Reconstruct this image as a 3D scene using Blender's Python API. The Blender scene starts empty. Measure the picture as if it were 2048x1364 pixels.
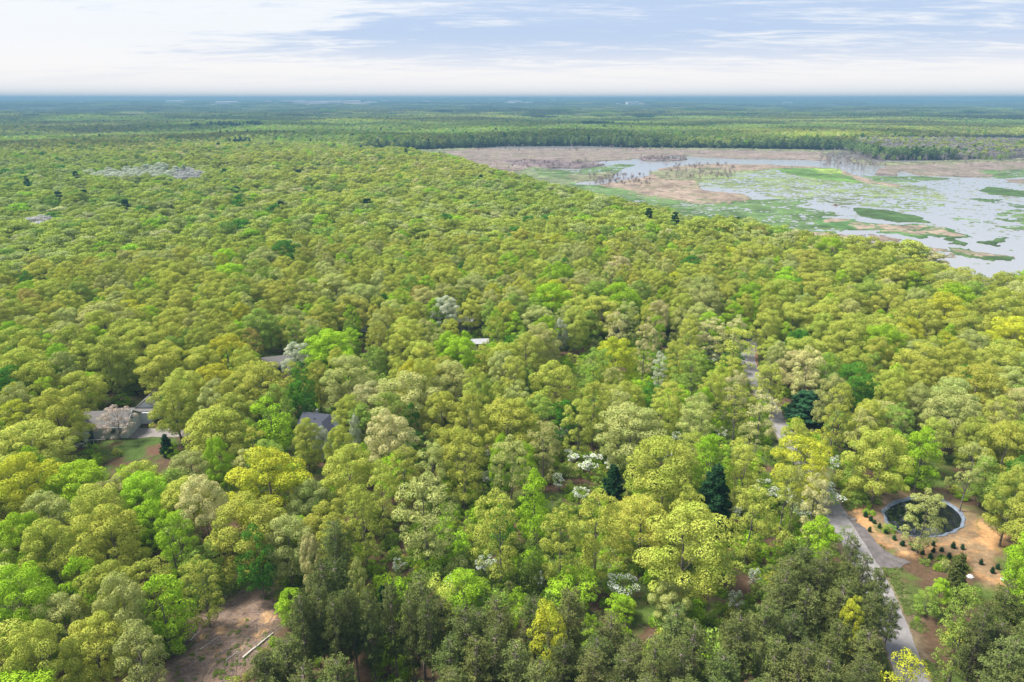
import bpy, bmesh, math, random
import numpy as np
from mathutils import Vector, noise as mnoise

# ---------------------------------------------------------------- camera, sky, sun, exposure
SC = bpy.context.scene
COL = SC.collection
R_ = math.radians
CAM_H = 75.0
F_PX = 1365.0
PITCH = math.atan(484.5 / F_PX)
CP, SP = math.cos(PITCH), math.sin(PITCH)

cam_d = bpy.data.cameras.new('camera'); cam = bpy.data.objects.new('camera', cam_d); COL.objects.link(cam)
cam.location = (0, 0, CAM_H); cam.rotation_euler = (math.pi / 2 - PITCH, 0, 0)
cam_d.sensor_width = 36.0; cam_d.lens = 36.0 * F_PX / 2048.0
cam_d.clip_start = 0.5; cam_d.clip_end = 90000.0
SC.camera = cam

SUN_EL, SUN_AZ = 58.0, -82.0          # azimuth measured from +Y towards +X (degrees)
SUN_STRENGTH, SUN_ANGLE = 4.8, 16.0
SKY_STRENGTH = 0.086
USE_DENOISE = True
EXPOSURE = 0.88
HAZE_DENSITY = 2.2e-4

world = bpy.data.worlds.new("World"); SC.world = world; world.use_nodes = True
wn, wl = world.node_tree.nodes, world.node_tree.links
wn.clear()
def W(t, **kw):
    n = wn.new(t)
    for k, v in kw.items(): setattr(n, k, v)
    return n
out = W('ShaderNodeOutputWorld'); bg = W('ShaderNodeBackground'); bg.inputs[1].default_value = SKY_STRENGTH
sky = W('ShaderNodeTexSky', sky_type='NISHITA', sun_disc=False)
sky.sun_elevation = R_(SUN_EL); sky.sun_rotation = R_(SUN_AZ); sky.air_density = 1.0; sky.dust_density = 1.5
tc = W('ShaderNodeTexCoord'); sep = W('ShaderNodeSeparateXYZ'); wl.new(tc.outputs['Generated'], sep.inputs[0])
def wmath(op, a, b=None, c=None, clamp=False):
    n = W('ShaderNodeMath', operation=op); n.use_clamp = clamp
    for i, v in enumerate((a, b, c)):
        if v is None: continue
        if isinstance(v, (int, float)): n.inputs[i].default_value = v
        else: wl.new(v, n.inputs[i])
    return n.outputs[0]
zc = wmath('MAXIMUM', sep.outputs[2], 0.0)
den = wmath('ADD', zc, 0.07)
u = wmath('DIVIDE', sep.outputs[0], den); v = wmath('DIVIDE', sep.outputs[1], den)
comb = W('ShaderNodeCombineXYZ'); wl.new(u, comb.inputs[0]); wl.new(v, comb.inputs[1])
def cloud_noise(scale, rot, detail, rough, loc=(0, 0, 0), dist=0.0):
    m = W('ShaderNodeMapping'); wl.new(comb.outputs[0], m.inputs[0])
    m.inputs['Scale'].default_value = scale; m.inputs['Rotation'].default_value = (0, 0, R_(rot)); m.inputs['Location'].default_value = loc
    n = W('ShaderNodeTexNoise'); wl.new(m.outputs[0], n.inputs['Vector'])
    n.inputs['Scale'].default_value = 1.0; n.inputs['Detail'].default_value = detail; n.inputs['Roughness'].default_value = rough
    n.inputs['Distortion'].default_value = dist
    return n.outputs[0]
n_big = cloud_noise((0.22, 0.30, 1), 22, 4, 0.5, (3.1, 1.7, 0), 0.5)
n_streak = cloud_noise((0.50, 1.25, 1), 20, 9, 0.66, (0.4, 5.2, 0), 0.9)
n_fine = cloud_noise((1.5, 3.8, 1), 17, 8, 0.66, (7.7, 0.3, 0), 1.2)
s1 = wmath('MULTIPLY', n_big, 1.15); s2 = wmath('MULTIPLY_ADD', n_streak, 1.0, s1); s3 = wmath('MULTIPLY_ADD', n_fine, 0.62, s2)
lr = wmath('MULTIPLY_ADD', sep.outputs[0], -0.12, s3)       # thicker sheet of cloud to the left of the view, thinner to the right
mr = W('ShaderNodeMapRange', interpolation_type='SMOOTHSTEP'); wl.new(lr, mr.inputs[0])
mr.inputs[1].default_value = 1.18; mr.inputs[2].default_value = 1.50
thick = mr.outputs[0]
hz = W('ShaderNodeMapRange', interpolation_type='SMOOTHSTEP'); wl.new(sep.outputs[2], hz.inputs[0])
hz.inputs[1].default_value = 0.0; hz.inputs[2].default_value = 0.085; hz.inputs[3].default_value = 1.0; hz.inputs[4].default_value = 0.0
def mixc(fac, a, b):
    n = W('ShaderNodeMix', data_type='RGBA'); n.clamp_factor = True
    if isinstance(fac, (int, float)): n.inputs[0].default_value = fac
    else: wl.new(fac, n.inputs[0])
    for i, c in ((6, a), (7, b)):
        if isinstance(c, tuple): n.inputs[i].default_value = (*c, 1)
        else: wl.new(c, n.inputs[i])
    return n.outputs[2]
c_thin, c_thick, c_hor = (3.5, 4.3, 5.9), (6.3, 6.35, 6.6), (7.3, 6.8, 6.5)
veil = mixc(thick, c_thin, c_thick)
base = mixc(0.86, sky.outputs[0], veil)
base = mixc(hz.outputs[0], base, c_hor)
wl.new(base, bg.inputs[0]); wl.new(bg.outputs[0], out.inputs[0])

sun_d = bpy.data.lights.new('sun', 'SUN'); sun_d.energy = SUN_STRENGTH; sun_d.angle = R_(SUN_ANGLE); sun_d.color = (1.0, 0.955, 0.86)
sun = bpy.data.objects.new('sun', sun_d); COL.objects.link(sun)
az, el = R_(SUN_AZ), R_(SUN_EL)
sdir = Vector((math.sin(az) * math.cos(el), math.cos(az) * math.cos(el), math.sin(el)))
sun.rotation_euler = (-sdir).to_track_quat('-Z', 'Y').to_euler(); sun.location = (0, 0, 200)

SC.view_settings.view_transform = 'Standard'; SC.view_settings.look = 'None'
SC.view_settings.exposure = EXPOSURE; SC.view_settings.gamma = 1.0; SC.view_settings.use_curve_mapping = False
cy = SC.cycles
cy.max_bounces = 5; cy.diffuse_bounces = 2; cy.glossy_bounces = 2; cy.transmission_bounces = 3; cy.transparent_max_bounces = 4
cy.volume_bounces = 0; cy.use_denoising = USE_DENOISE; cy.sample_clamp_indirect = 6.0
SC.render.use_persistent_data = False

# ---------------------------------------------------------------- projection helpers
def project(P):
    P = np.atleast_2d(np.asarray(P, float))
    X, Y, Z = P[:, 0], P[:, 1], P[:, 2] - CAM_H
    d = np.maximum(Y * CP - Z * SP, 0.01)
    return np.stack([1024 + F_PX * X / d, 682 - F_PX * (Y * SP + Z * CP) / d], 1)
def at(px, py, z=0.0):
    dx, dy = (px - 1024) / F_PX, (682 - py) / F_PX
    wz = -SP + dy * CP; wy = CP + dy * SP
    t = (z - CAM_H) / wz
    return np.array([dx * t, wy * t, z])
def atp(pts, z=0.0): return np.array([at(p[0], p[1], z)[:2] for p in pts])
def inpoly(poly, P):
    poly = np.asarray(poly, float); x, y = P[:, 0], P[:, 1]
    res = np.zeros(len(P), bool); j = len(poly) - 1
    for i in range(len(poly)):
        xi, yi = poly[i]; xj, yj = poly[j]
        if yi != yj:
            c = ((yi > y) != (yj > y)) & (x < (xj - xi) * (y - yi) / (yj - yi) + xi)
            res ^= c
        j = i
    return res
def dist_poly(P, pts, closed=True):
    P = np.asarray(P, float); d = np.full(len(P), 1e9); n = len(pts)
    for i in range(n if closed else n - 1):
        a = np.asarray(pts[i][:2], float); b = np.asarray(pts[(i + 1) % n][:2], float); ab = b - a
        t = np.clip(((P - a) @ ab) / max(ab @ ab, 1e-9), 0, 1)
        d = np.minimum(d, np.hypot(*(P - a - t[:, None] * ab).T))
    return d
def vnoise(x, y, seed=0):
    """vectorised value noise in 0..1"""
    x = np.asarray(x, float) + seed * 17.13; y = np.asarray(y, float) + seed * 9.71
    xi, yi = np.floor(x).astype(np.int64), np.floor(y).astype(np.int64)
    fx, fy = x - xi, y - yi; fx = fx * fx * (3 - 2 * fx); fy = fy * fy * (3 - 2 * fy)
    def h(a, b):
        n = (a * 374761393 + b * 668265263 + seed * 1442695041) & 0x7fffffff
        n = ((n ^ (n >> 13)) * 1274126177) & 0x7fffffff
        n = (n ^ (n >> 16)) & 0xffff
        return n / 65535.0
    return (h(xi, yi) * (1 - fx) + h(xi + 1, yi) * fx) * (1 - fy) + (h(xi, yi + 1) * (1 - fx) + h(xi + 1, yi + 1) * fx) * fy
def fbm(x, y, seed=0, oct=4):
    s = 0; a = 1; t = 0
    for o in range(oct):
        s = s + a * vnoise(x * 2 ** o, y * 2 ** o, seed + o); t += a; a *= 0.55
    return s / t
def sstep(a, b, x):
    t = np.clip((x - a) / (b - a), 0, 1); return t * t * (3 - 2 * t)

# ---------------------------------------------------------------- layout in plan, read off the photograph by unprojection
MARSH_Z = -4.0
near_edge = [(700, 293), (780, 296), (860, 303), (930, 318), (1000, 340), (1060, 352), (1130, 370), (1200, 390), (1280, 405), (1400, 430), (1480, 440),
             (1560, 458), (1640, 465), (1760, 488), (1850, 499), (1900, 522), (1960, 548), (2060, 546), (2300, 560), (2700, 600)]
far_edge = [(3000, 322), (2400, 318), (2048, 315), (1900, 320), (1760, 320), (1700, 303), (1600, 300), (1480, 299), (1300, 297), (1178, 292), (1000, 293), (870, 300), (740, 301)]
MARSH = np.vstack([atp(near_edge, 10.0), atp(far_edge, MARSH_Z)])
FAR_MARSH = atp([(1850, 277), (1963, 277), (2300, 276), (2300, 290), (2048, 289), (1980, 287), (1902, 283)], MARSH_Z)
FIELDS_PX = [[(413, 228), (427, 228), (428, 233), (413, 233)], [(415, 208), (470, 207.5), (472, 212), (415, 213)], [(450, 206), (560, 205), (560, 208), (450, 209)],
             [(570, 206), (830, 206), (830, 208.3), (575, 208.5)], [(930, 204.5), (1100, 204), (1100, 207), (930, 207.5)], [(300, 206), (380, 206), (380, 208.5), (300, 209)],
             [(120, 205), (200, 205), (200, 208), (120, 209)], [(1220, 206), (1290, 206), (1290, 208.5), (1220, 208.5)], [(1860, 201), (1990, 200.5), (1990, 203), (1860, 203)]]
NEARX, NEARY = (-118, 122), (46, 206)
def height(x, y):
    x = np.asarray(x, float); y = np.asarray(y, float); r = np.hypot(x, y)
    amp = sstep(260, 1500, r) * 7 + sstep(1300, 5000, r) * 30
    h = amp * (fbm(x / 900, y / 900, 3, 3) - 0.45) * 1.6
    h = h + sstep(300, 700, r) * 3.0 * (fbm(x / 160, y / 160, 8, 2) - 0.5)
    # the left part of the forest rolls a little more than the right
    h = h + sstep(350, 900, r) * sstep(100, -300, x) * 17 * (fbm(x / 260 + 5, y / 170, 12, 2) - 0.5)
    # distant hills on the skyline
    px = x / np.maximum(y, 1) * 1365 + 1024
    tw = sstep(1500, 1250, px) * sstep(4300, 5200, r)                  # long slope that carries the distant town
    h = h * (1 - tw * .85) + tw * (4 + 27 * sstep(4900, 7300, r))
    rise = 30 * np.exp(-((px - 1090) / 330) ** 2) + 20 * np.exp(-((px - 2060) / 120) ** 2) + 10 * np.exp(-((px - 1500) / 260) ** 2)
    far = sstep(9500, 13500, r); h = h * (1 - far * .85) + far * (36 + rise * (0.8 + 0.4 * vnoise(px / 40, r / 9000, 5)))
    P = np.stack([x.ravel(), y.ravel()], 1)
    for poly, w in ((MARSH, 30.0), (FAR_MARSH, 60.0)):
        lo, hi = poly.min(0) - w, poly.max(0) + w
        near = (P[:, 0] > lo[0]) & (P[:, 0] < hi[0]) & (P[:, 1] > lo[1]) & (P[:, 1] < hi[1])
        if near.any():
            Q = P[near]; d = dist_poly(Q, poly); ins = inpoly(poly, Q)
            k = np.where(ins, 1.0, 1 - sstep(0, w, d))
            hf = h.ravel(); hv = hf[near]; hf[near] = hv * (1 - k) + (MARSH_Z - 0.9) * k; h = hf.reshape(np.shape(x))
    return h

def ray_ground(px, py, lift=0.0):
    a = at(px, py, 70.0); d = np.array([a[0], a[1]]) / a[1]; ys = np.geomspace(2500, 13600, 500); zr = CAM_H + (70.0 - CAM_H) * ys / a[1]; hh = height(d[0] * ys, ys) + lift
    k = np.where(zr < hh)[0]; yy = ys[k[0]] if len(k) else 13600.0
    return np.array([d[0] * yy, yy])
FIELDS = [np.array([ray_ground(p[0], p[1]) for p in fp]) for fp in FIELDS_PX]
# keep-in-view areas of the ground in the picture (what no crown may stand in front of)
ROAD_PX = [(1905, 1560), (1850, 1420), (1822, 1350), (1795, 1275), (1762, 1190), (1725, 1115), (1690, 1058), (1655, 1000), (1618, 945), (1585, 893), (1555, 842), (1525, 788), (1503, 742), (1496, 715), (1500, 690), (1512, 668)]
POND_PX = [(1762, 1024), (1776, 1010), (1800, 1001), (1832, 994), (1868, 994), (1900, 1008), (1922, 1026), (1931, 1042), (1924, 1058), (1905, 1066), (1880, 1074), (1845, 1077), (1812, 1072), (1790, 1062), (1773, 1045)]
SAND_PX = [(1690, 1022), (1722, 1020), (1745, 1035), (1766, 1062), (1800, 1084), (1850, 1090), (1905, 1082), (1944, 1060), (1950, 1035), (1972, 1035), (1992, 1050), (2015, 1062), (2010, 1080), (1992, 1100), (1998, 1140), (2010, 1170), (1975, 1180), (1945, 1150), (1930, 1120), (1890, 1110), (1840, 1110), (1800, 1110), (1768, 1088), (1740, 1062), (1715, 1045)]
RIM_PX = [(1740, 1030), (1760, 995), (1800, 978), (1850, 978), (1905, 988), (1945, 1015), (1958, 1045), (1945, 1075), (1905, 1095), (1850, 1100), (1800, 1092), (1765, 1068)]
CLEAR_PX = [(300, 1400), (345, 1330), (380, 1270), (420, 1222), (455, 1195), (520, 1170), (552, 1168), (560, 1200), (556, 1240), (552, 1270), (530, 1300), (500, 1330), (470, 1364), (440, 1420)]
TURN_PX = [(1700, 1040), (1722, 1048), (1742, 1072), (1764, 1098), (1790, 1112), (1822, 1124), (1800, 1136), (1762, 1136), (1740, 1112), (1712, 1072)]
LAWN_PX = [(248, 880), (262, 874), (300, 873), (352, 874), (345, 895), (322, 912), (290, 918), (250, 920), (240, 900)]
DRIVE_PX = [(256, 875), (262, 862), (272, 856), (352, 858), (400, 861), (402, 872), (352, 874), (300, 874), (268, 878)]
KEEP = [
    [(1648, 985), (1668, 985), (1700, 1040), (1745, 1090), (1790, 1112), (1812, 1120), (1808, 1132), (1760, 1140), (1750, 1120), (1712, 1080), (1672, 1040), (1655, 1010)],
    [(1775, 1010), (1830, 996), (1850, 1000), (1850, 1080), (1800, 1066)], [(1868, 1000), (1920, 1030), (1925, 1052), (1875, 1072)],
    [(1725, 1030), (1768, 1070), (1850, 1098), (1905, 1090), (1960, 1070), (1975, 1040), (2012, 1065), (1990, 1100), (2000, 1160), (1960, 1165), (1935, 1120), (1850, 1112), (1770, 1085)],
    [(1770, 1330), (1795, 1262), (1812, 1262), (1832, 1330), (1838, 1364), (1780, 1364)], [(1752, 1180), (1772, 1180), (1778, 1215), (1762, 1215)],
    [(1553, 830), (1570, 830), (1578, 872), (1562, 866)], [(1497, 728), (1508, 728), (1520, 785), (1506, 765)], [(1500, 690), (1522, 715), (1528, 742), (1508, 732)],
    [(375, 1300), (420, 1235), (460, 1205), (540, 1180), (555, 1200), (548, 1262), (510, 1310), (480, 1345), (400, 1364), (340, 1364)],
    [(186, 838), (210, 815), (250, 808), (282, 812), (286, 830), (275, 852), (345, 858), (350, 874), (320, 900), (255, 900), (190, 884), (166, 884), (166, 868)],
    [(596, 832), (640, 828), (664, 850), (655, 858), (626, 856), (600, 846)], [(540, 712), (568, 714), (566, 728), (545, 727)], [(946, 669), (974, 669), (974, 674), (948, 674)],
    [(780, 1060), (820, 1080), (830, 1130), (780, 1140), (745, 1110)], [(1405, 1170), (1470, 1165), (1475, 1200), (1410, 1205)],
    [(735, 1320), (810, 1320), (815, 1370), (735, 1370)], [(1855, 1140), (1900, 1150), (1890, 1200), (1840, 1190)],
    [(1275, 1165), (1305, 1180), (1300, 1270), (1270, 1240)], [(1520, 900), (1545, 930), (1560, 960), (1530, 950)],
    [(667, 652), (675, 652), (675, 662), (667, 662)], [(722, 656), (734, 656), (734, 664), (722, 664)], [(1655, 900), (1685, 905), (1690, 930), (1660, 935)],
    [(925, 628), (945, 630), (943, 640), (925, 640)],
]
OPEN_PX = [(640, 1120), (740, 1030), (820, 1000), (880, 960), (930, 880), (990, 840), (1110, 740), (1220, 690), (1330, 690), (1420, 700), (1500, 720), (1560, 800), (1660, 900), (1740, 1010), (1700, 1130), (1640, 1220), (1560, 1250), (1500, 1330), (1380, 1400), (1260, 1330), (1100, 1370), (950, 1330), (800, 1280), (700, 1220)]
PINE_PX = [[(540, 1345), (575, 1260), (600, 1215), (660, 1190), (740, 1230), (770, 1330), (940, 1360), (1100, 1370), (1260, 1345), (1360, 1430), (1490, 1440), (1530, 1320), (1600, 1240), (1650, 1250), (1700, 1320), (1745, 1420), (1820, 1900), (1900, 2600), (-300, 2600), (420, 1700), (470, 1440)],
           [(1880, 1420), (1945, 1340), (2048, 1320), (2300, 1300), (2900, 1700), (3200, 2600), (1980, 2600), (1890, 1900)]]
ROAD = atp(ROAD_PX); POND = atp(POND_PX, -0.2); SAND = atp(SAND_PX); RIM = atp(RIM_PX); CLEAR = atp(CLEAR_PX); TURN = atp(TURN_PX)
LAWN = atp(LAWN_PX); DRIVE = atp(DRIVE_PX); OPEN = atp(OPEN_PX); PINES = [atp(p) for p in PINE_PX]

# ---------------------------------------------------------------- materials
def new_mat(name):
    m = bpy.data.materials.new(name); m.use_nodes = True; m.node_tree.nodes.clear(); return m, m.node_tree.nodes, m.node_tree.links
def setup(n, l, surf):
    o = n.new('ShaderNodeOutputMaterial'); l.new(surf, o.inputs[0]); return o
def nnoise(n, l, scale, detail=4, rough=0.55, coord='Object', vec=None):
    t = n.new('ShaderNodeTexNoise'); t.inputs['Scale'].default_value = scale; t.inputs['Detail'].default_value = detail; t.inputs['Roughness'].default_value = rough
    if vec is None:
        c = n.new('ShaderNodeTexCoord'); vec = c.outputs[coord]
    l.new(vec, t.inputs['Vector']); return t.outputs[0]
def ramp(n, l, fac, stops):
    r = n.new('ShaderNodeValToRGB'); e = r.color_ramp.elements
    while len(e) < len(stops): e.new(0.5)
    for i, (p, c) in enumerate(stops): e[i].position = p; e[i].color = (*c, 1)
    l.new(fac, r.inputs[0]); return r.outputs[0]
def vmul(n, l, a, b, typ='MULTIPLY'):
    m = n.new('ShaderNodeVectorMath'); m.operation = typ
    for i, x in enumerate((a, b)):
        if isinstance(x, tuple): m.inputs[i].default_value = x
        elif isinstance(x, (int, float)): m.inputs[i].default_value = (x, x, x)
        else: l.new(x, m.inputs[i])
    return m.outputs[0]

def leaf_material(name, trans=0.3, warm=0.5, gain=1.0):
    m, n, l = new_mat(name)
    oi = n.new('ShaderNodeObjectInfo'); at_ = n.new('ShaderNodeAttribute'); at_.attribute_type = 'INSTANCER'; at_.attribute_name = 'tint'
    tint = vmul(n, l, oi.outputs['Color'], at_.outputs['Vector'], 'ADD')
    c = n.new('ShaderNodeTexCoord')
    n1 = nnoise(n, l, 0.42, 2, 0.5, vec=c.outputs['Object']); n2 = nnoise(n, l, 2.6, 2, 0.6, vec=c.outputs['Object'])
    r1 = ramp(n, l, n1, [(0.30, (0.80, 0.90, 0.75)), (0.5, (1.0, 1.0, 1.0)), (0.72, (1.14, 1.08, 1.10))])
    r2 = ramp(n, l, n2, [(0.3, (0.82, 0.84, 0.8)), (0.7, (1.16, 1.14, 1.2))])
    col = vmul(n, l, vmul(n, l, tint, r1), r2); col = vmul(n, l, col, gain)
    d = n.new('ShaderNodeBsdfDiffuse'); t = n.new('ShaderNodeBsdfTranslucent'); l.new(col, d.inputs[0])
    tcol = vmul(n, l, col, (1.15, 1.15, 0.6)); l.new(tcol, t.inputs[0])
    mx = n.new('ShaderNodeMixShader'); mx.inputs[0].default_value = trans; l.new(d.outputs[0], mx.inputs[1]); l.new(t.outputs[0], mx.inputs[2])
    setup(n, l, mx.outputs[0]); return m
M_LEAF = leaf_material('leaf', 0.17, gain=1.38)
M_NEEDLE = leaf_material('needle', 0.18, gain=1.22)
def simple_mat(name, a, b, scale=3.0, rough=0.9, detail=4, bump=0.0, coord='Object', lo=0.35, hi=0.65):
    m, n, l = new_mat(name); f = nnoise(n, l, scale, detail, 0.6, coord); col = ramp(n, l, f, [(lo, a), (hi, b)])
    p = n.new('ShaderNodeBsdfPrincipled'); l.new(col, p.inputs['Base Color']); p.inputs['Roughness'].default_value = rough
    if bump:
        bp = n.new('ShaderNodeBump'); bp.inputs['Strength'].default_value = bump; bp.inputs['Distance'].default_value = 0.1; l.new(f, bp.inputs['Height']); l.new(bp.outputs[0], p.inputs['Normal'])
    setup(n, l, p.outputs[0]); return m
M_BARK = simple_mat('bark', (0.10, 0.085, 0.07), (0.24, 0.21, 0.18), 2.0, 0.95, bump=0.5)
M_PINEBARK = simple_mat('pine_bark', (0.13, 0.10, 0.085), (0.27, 0.22, 0.19), 2.0, 0.95, bump=0.5)
M_DEADWOOD = simple_mat('dead_wood', (0.20, 0.17, 0.16), (0.33, 0.29, 0.28), 1.5, 0.95)
M_BLOSSOM = simple_mat('blossom_white', (0.58, 0.60, 0.54), (0.76, 0.76, 0.73), 2.0, 0.8)
M_TWIG = simple_mat('twig', (0.22, 0.17, 0.15), (0.34, 0.27, 0.25), 1.5, 0.95)
M_ASPHALT = simple_mat('worn_asphalt', (0.20, 0.185, 0.185), (0.265, 0.248, 0.246), 1.2, 0.9, 8, 0.2, lo=0.3, hi=0.7)
M_MILLINGS = simple_mat('dark_gravel', (0.085, 0.075, 0.075), (0.14, 0.122, 0.12), 0.9, 0.95, 8, 0.4)
M_DRIVE = simple_mat('gravel_drive', (0.17, 0.15, 0.14), (0.25, 0.225, 0.21), 1.2, 0.95, 8, 0.3)
M_LINER = simple_mat('pond_liner', (0.10, 0.125, 0.17), (0.17, 0.20, 0.25), 1.5, 0.5)
M_SHINGLE_G = simple_mat('shingle_taupe', (0.105, 0.097, 0.095), (0.15, 0.14, 0.135), 4.0, 0.9)
M_SHINGLE_B = simple_mat('shingle_slate', (0.03, 0.034, 0.052), (0.055, 0.06, 0.09), 4.0, 0.85)
M_WHITE = simple_mat('white_siding', (0.52, 0.55, 0.58), (0.62, 0.64, 0.66), 2.0, 0.6)
M_TANWALL = simple_mat('tan_siding', (0.36, 0.33, 0.29), (0.44, 0.40, 0.36), 2.0, 0.7)
M_DARKDECK = simple_mat('dark_teal_wood', (0.03, 0.05, 0.055), (0.06, 0.085, 0.09), 3.0, 0.7)
M_METALROOF = simple_mat('pale_metal_roof', (0.30, 0.34, 0.40), (0.42, 0.46, 0.52), 1.0, 0.4)
M_LOG = simple_mat('bleached_log', (0.42, 0.38, 0.32), (0.60, 0.55, 0.48), 2.5, 0.9)
M_GREYROOF = simple_mat('grey_roof', (0.28, 0.28, 0.30), (0.40, 0.40, 0.42), 0.05, 0.8)
M_FARWHITE = simple_mat('white_cladding', (.76, .77, .78), (.82, .82, .82), .05, .6)
M_WARM = simple_mat('brick_red', (0.30, 0.16, 0.12), (0.38, 0.22, 0.18), 0.05, 0.8)
def glass_mat():
    m, n, l = new_mat('window_glass'); p = n.new('ShaderNodeBsdfPrincipled'); p.inputs['Base Color'].default_value = (0.05, 0.07, 0.08, 1); p.inputs['Roughness'].default_value = 0.06
    p.inputs['Specular IOR Level'].default_value = 1.0; setup(n, l, p.outputs[0]); return m
M_GLASS = glass_mat()
def water_mat(name, col, rough, bscale, bstr, stretch=(1, 1, 1), ior=1.333):
    m, n, l = new_mat(name); c = n.new('ShaderNodeTexCoord'); mp = n.new('ShaderNodeMapping'); mp.inputs['Scale'].default_value = stretch; l.new(c.outputs['Object'], mp.inputs[0])
    f = nnoise(n, l, bscale, 4, 0.6, vec=mp.outputs[0]); bp = n.new('ShaderNodeBump'); bp.inputs['Strength'].default_value = bstr; bp.inputs['Distance'].default_value = 0.05; l.new(f, bp.inputs['Height'])
    p = n.new('ShaderNodeBsdfPrincipled'); p.inputs['Base Color'].default_value = (*col, 1); p.inputs['Roughness'].default_value = rough; p.inputs['IOR'].default_value = ior
    l.new(bp.outputs[0], p.inputs['Normal']); setup(n, l, p.outputs[0]); return m
M_WATER = water_mat('marsh_water', (0.26, 0.26, 0.265), 0.14, 0.5, 0.06)
M_POND = water_mat('pond_water', (0.006, 0.008, 0.012), 0.015, 1.2, 0.02, ior=1.9)

def ground_mat(name, attr, grain=1.6, detail=8):
    """base colour comes from the kind of ground stored per vertex; grain from noise"""
    m, n, l = new_mat(name); a = n.new('ShaderNodeAttribute'); a.attribute_name = attr
    c = n.new('ShaderNodeTexCoord')
    f = nnoise(n, l, grain, detail, 0.75, vec=c.outputs['Object']); g = nnoise(n, l, grain * 0.13, 4, 0.6, vec=c.outputs['Object'])
    r = ramp(n, l, f, [(0.30, (0.62, 0.60, 0.60)), (0.72, (1.42, 1.40, 1.36))]); r2 = ramp(n, l, g, [(0.3, (0.86, 0.84, 0.82)), (0.7, (1.14, 1.14, 1.12))])
    col = vmul(n, l, vmul(n, l, a.outputs['Color'], r), r2)
    p = n.new('ShaderNodeBsdfPrincipled'); l.new(col, p.inputs['Base Color']); p.inputs['Roughness'].default_value = 0.95; p.inputs['Specular IOR Level'].default_value = 0.15
    bp = n.new('ShaderNodeBump'); bp.inputs['Strength'].default_value = 0.6; bp.inputs['Distance'].default_value = 0.12; l.new(f, bp.inputs['Height']); l.new(bp.outputs[0], p.inputs['Normal'])
    setup(n, l, p.outputs[0]); return m
M_GROUND = ground_mat('forest_floor', 'soil', 1.6)
M_FARGROUND = ground_mat('far_ground', 'soil', 0.05, 4)
M_MARSHVEG = ground_mat('marsh_growth', 'soil', 0.22, 6)

# ---------------------------------------------------------------- mesh helpers
def mesh_from(name, V, Fq, mats, mat_idx=None, smooth=False):
    """V (n,3), Fq list of (k, array m x k)"""
    me = bpy.data.meshes.new(name)
    V = np.asarray(V, np.float32); me.vertices.add(len(V)); me.vertices.foreach_set('co', V.ravel())
    loops = np.concatenate([np.asarray(f, np.int32).ravel() for f in Fq]); tot = np.concatenate([np.full(len(f), f.shape[1], np.int32) for f in Fq])
    me.loops.add(len(loops)); me.loops.foreach_set('vertex_index', loops)
    st = np.concatenate([[0], np.cumsum(tot)[:-1]]).astype(np.int32)
    me.polygons.add(len(tot)); me.polygons.foreach_set('loop_start', st); me.polygons.foreach_set('loop_total', tot)
    for m in mats: me.materials.append(m)
    if mat_idx is not None: me.polygons.foreach_set('material_index', np.asarray(mat_idx, np.int32))
    soft = smooth or (mats and mats[0].name.split('.')[0] in ('leaf', 'needle', 'blossom_white', 'marsh_growth'))
    me.polygons.foreach_set('use_smooth', np.full(len(tot), bool(soft)))
    me.update(calc_edges=True); me.validate(); return me
def obj(name, me, parent=None, loc=(0, 0, 0), rz=0.0, **props):
    o = bpy.data.objects.new(name, me); COL.objects.link(o); o.location = loc; o.rotation_euler = (0, 0, rz)
    if parent: o.parent = parent
    for k, v_ in props.items(): o[k] = v_
    return o
def empty(name, loc, rz=0, **props):
    o = obj(name, None, None, loc, rz, **props); o.empty_display_size = 0.5; return o
class Geo:
    def __init__(s): s.V = []; s.Q = []; s.T = []; s.n = 0
    def add(s, V, Q=None, T=None):
        V = np.asarray(V, float)
        if Q is not None and len(Q): s.Q.append(np.asarray(Q) + s.n)
        if T is not None and len(T): s.T.append(np.asarray(T) + s.n)
        s.V.append(V); s.n += len(V)
    def box(s, x0, x1, y0, y1, z0, z1):
        V = [(x, y, z) for z in (z0, z1) for y in (y0, y1) for x in (x0, x1)]
        s.add(V, [(0, 2, 3, 1), (4, 5, 7, 6), (0, 1, 5, 4), (2, 6, 7, 3), (0, 4, 6, 2), (1, 3, 7, 5)])
    def tube(s, pts, rad, sides=6):
        pts = np.asarray(pts, float); rad = np.asarray(rad, float); n = len(pts)
        V = []; 
        for i in range(n):
            d = pts[min(i + 1, n - 1)] - pts[max(i - 1, 0)]; d = d / (np.linalg.norm(d) + 1e-9)
            a = np.cross(d, (0.31, 0.87, 0.38)); a /= np.linalg.norm(a) + 1e-9; b = np.cross(d, a)
            for k in range(sides):
                t = 2 * math.pi * k / sides; V.append(pts[i] + rad[i] * (a * math.cos(t) + b * math.sin(t)))
        Q = [(i * sides + k, i * sides + (k + 1) % sides, (i + 1) * sides + (k + 1) % sides, (i + 1) * sides + k) for i in range(n - 1) for k in range(sides)]
        s.add(V, Q)
    def mesh(s, name, mats, smooth=False):
        F = []
        if s.Q: F.append(np.vstack(s.Q))
        if s.T: F.append(np.vstack(s.T))
        return mesh_from(name, np.vstack(s.V), F, mats, smooth=smooth)

def set_soil(me, C):
    a = me.color_attributes.new('soil', 'FLOAT_COLOR', 'POINT')
    C4 = np.ones((len(C), 4), np.float32); C4[:, :3] = C; a.data.foreach_set('color', C4.ravel())

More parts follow.
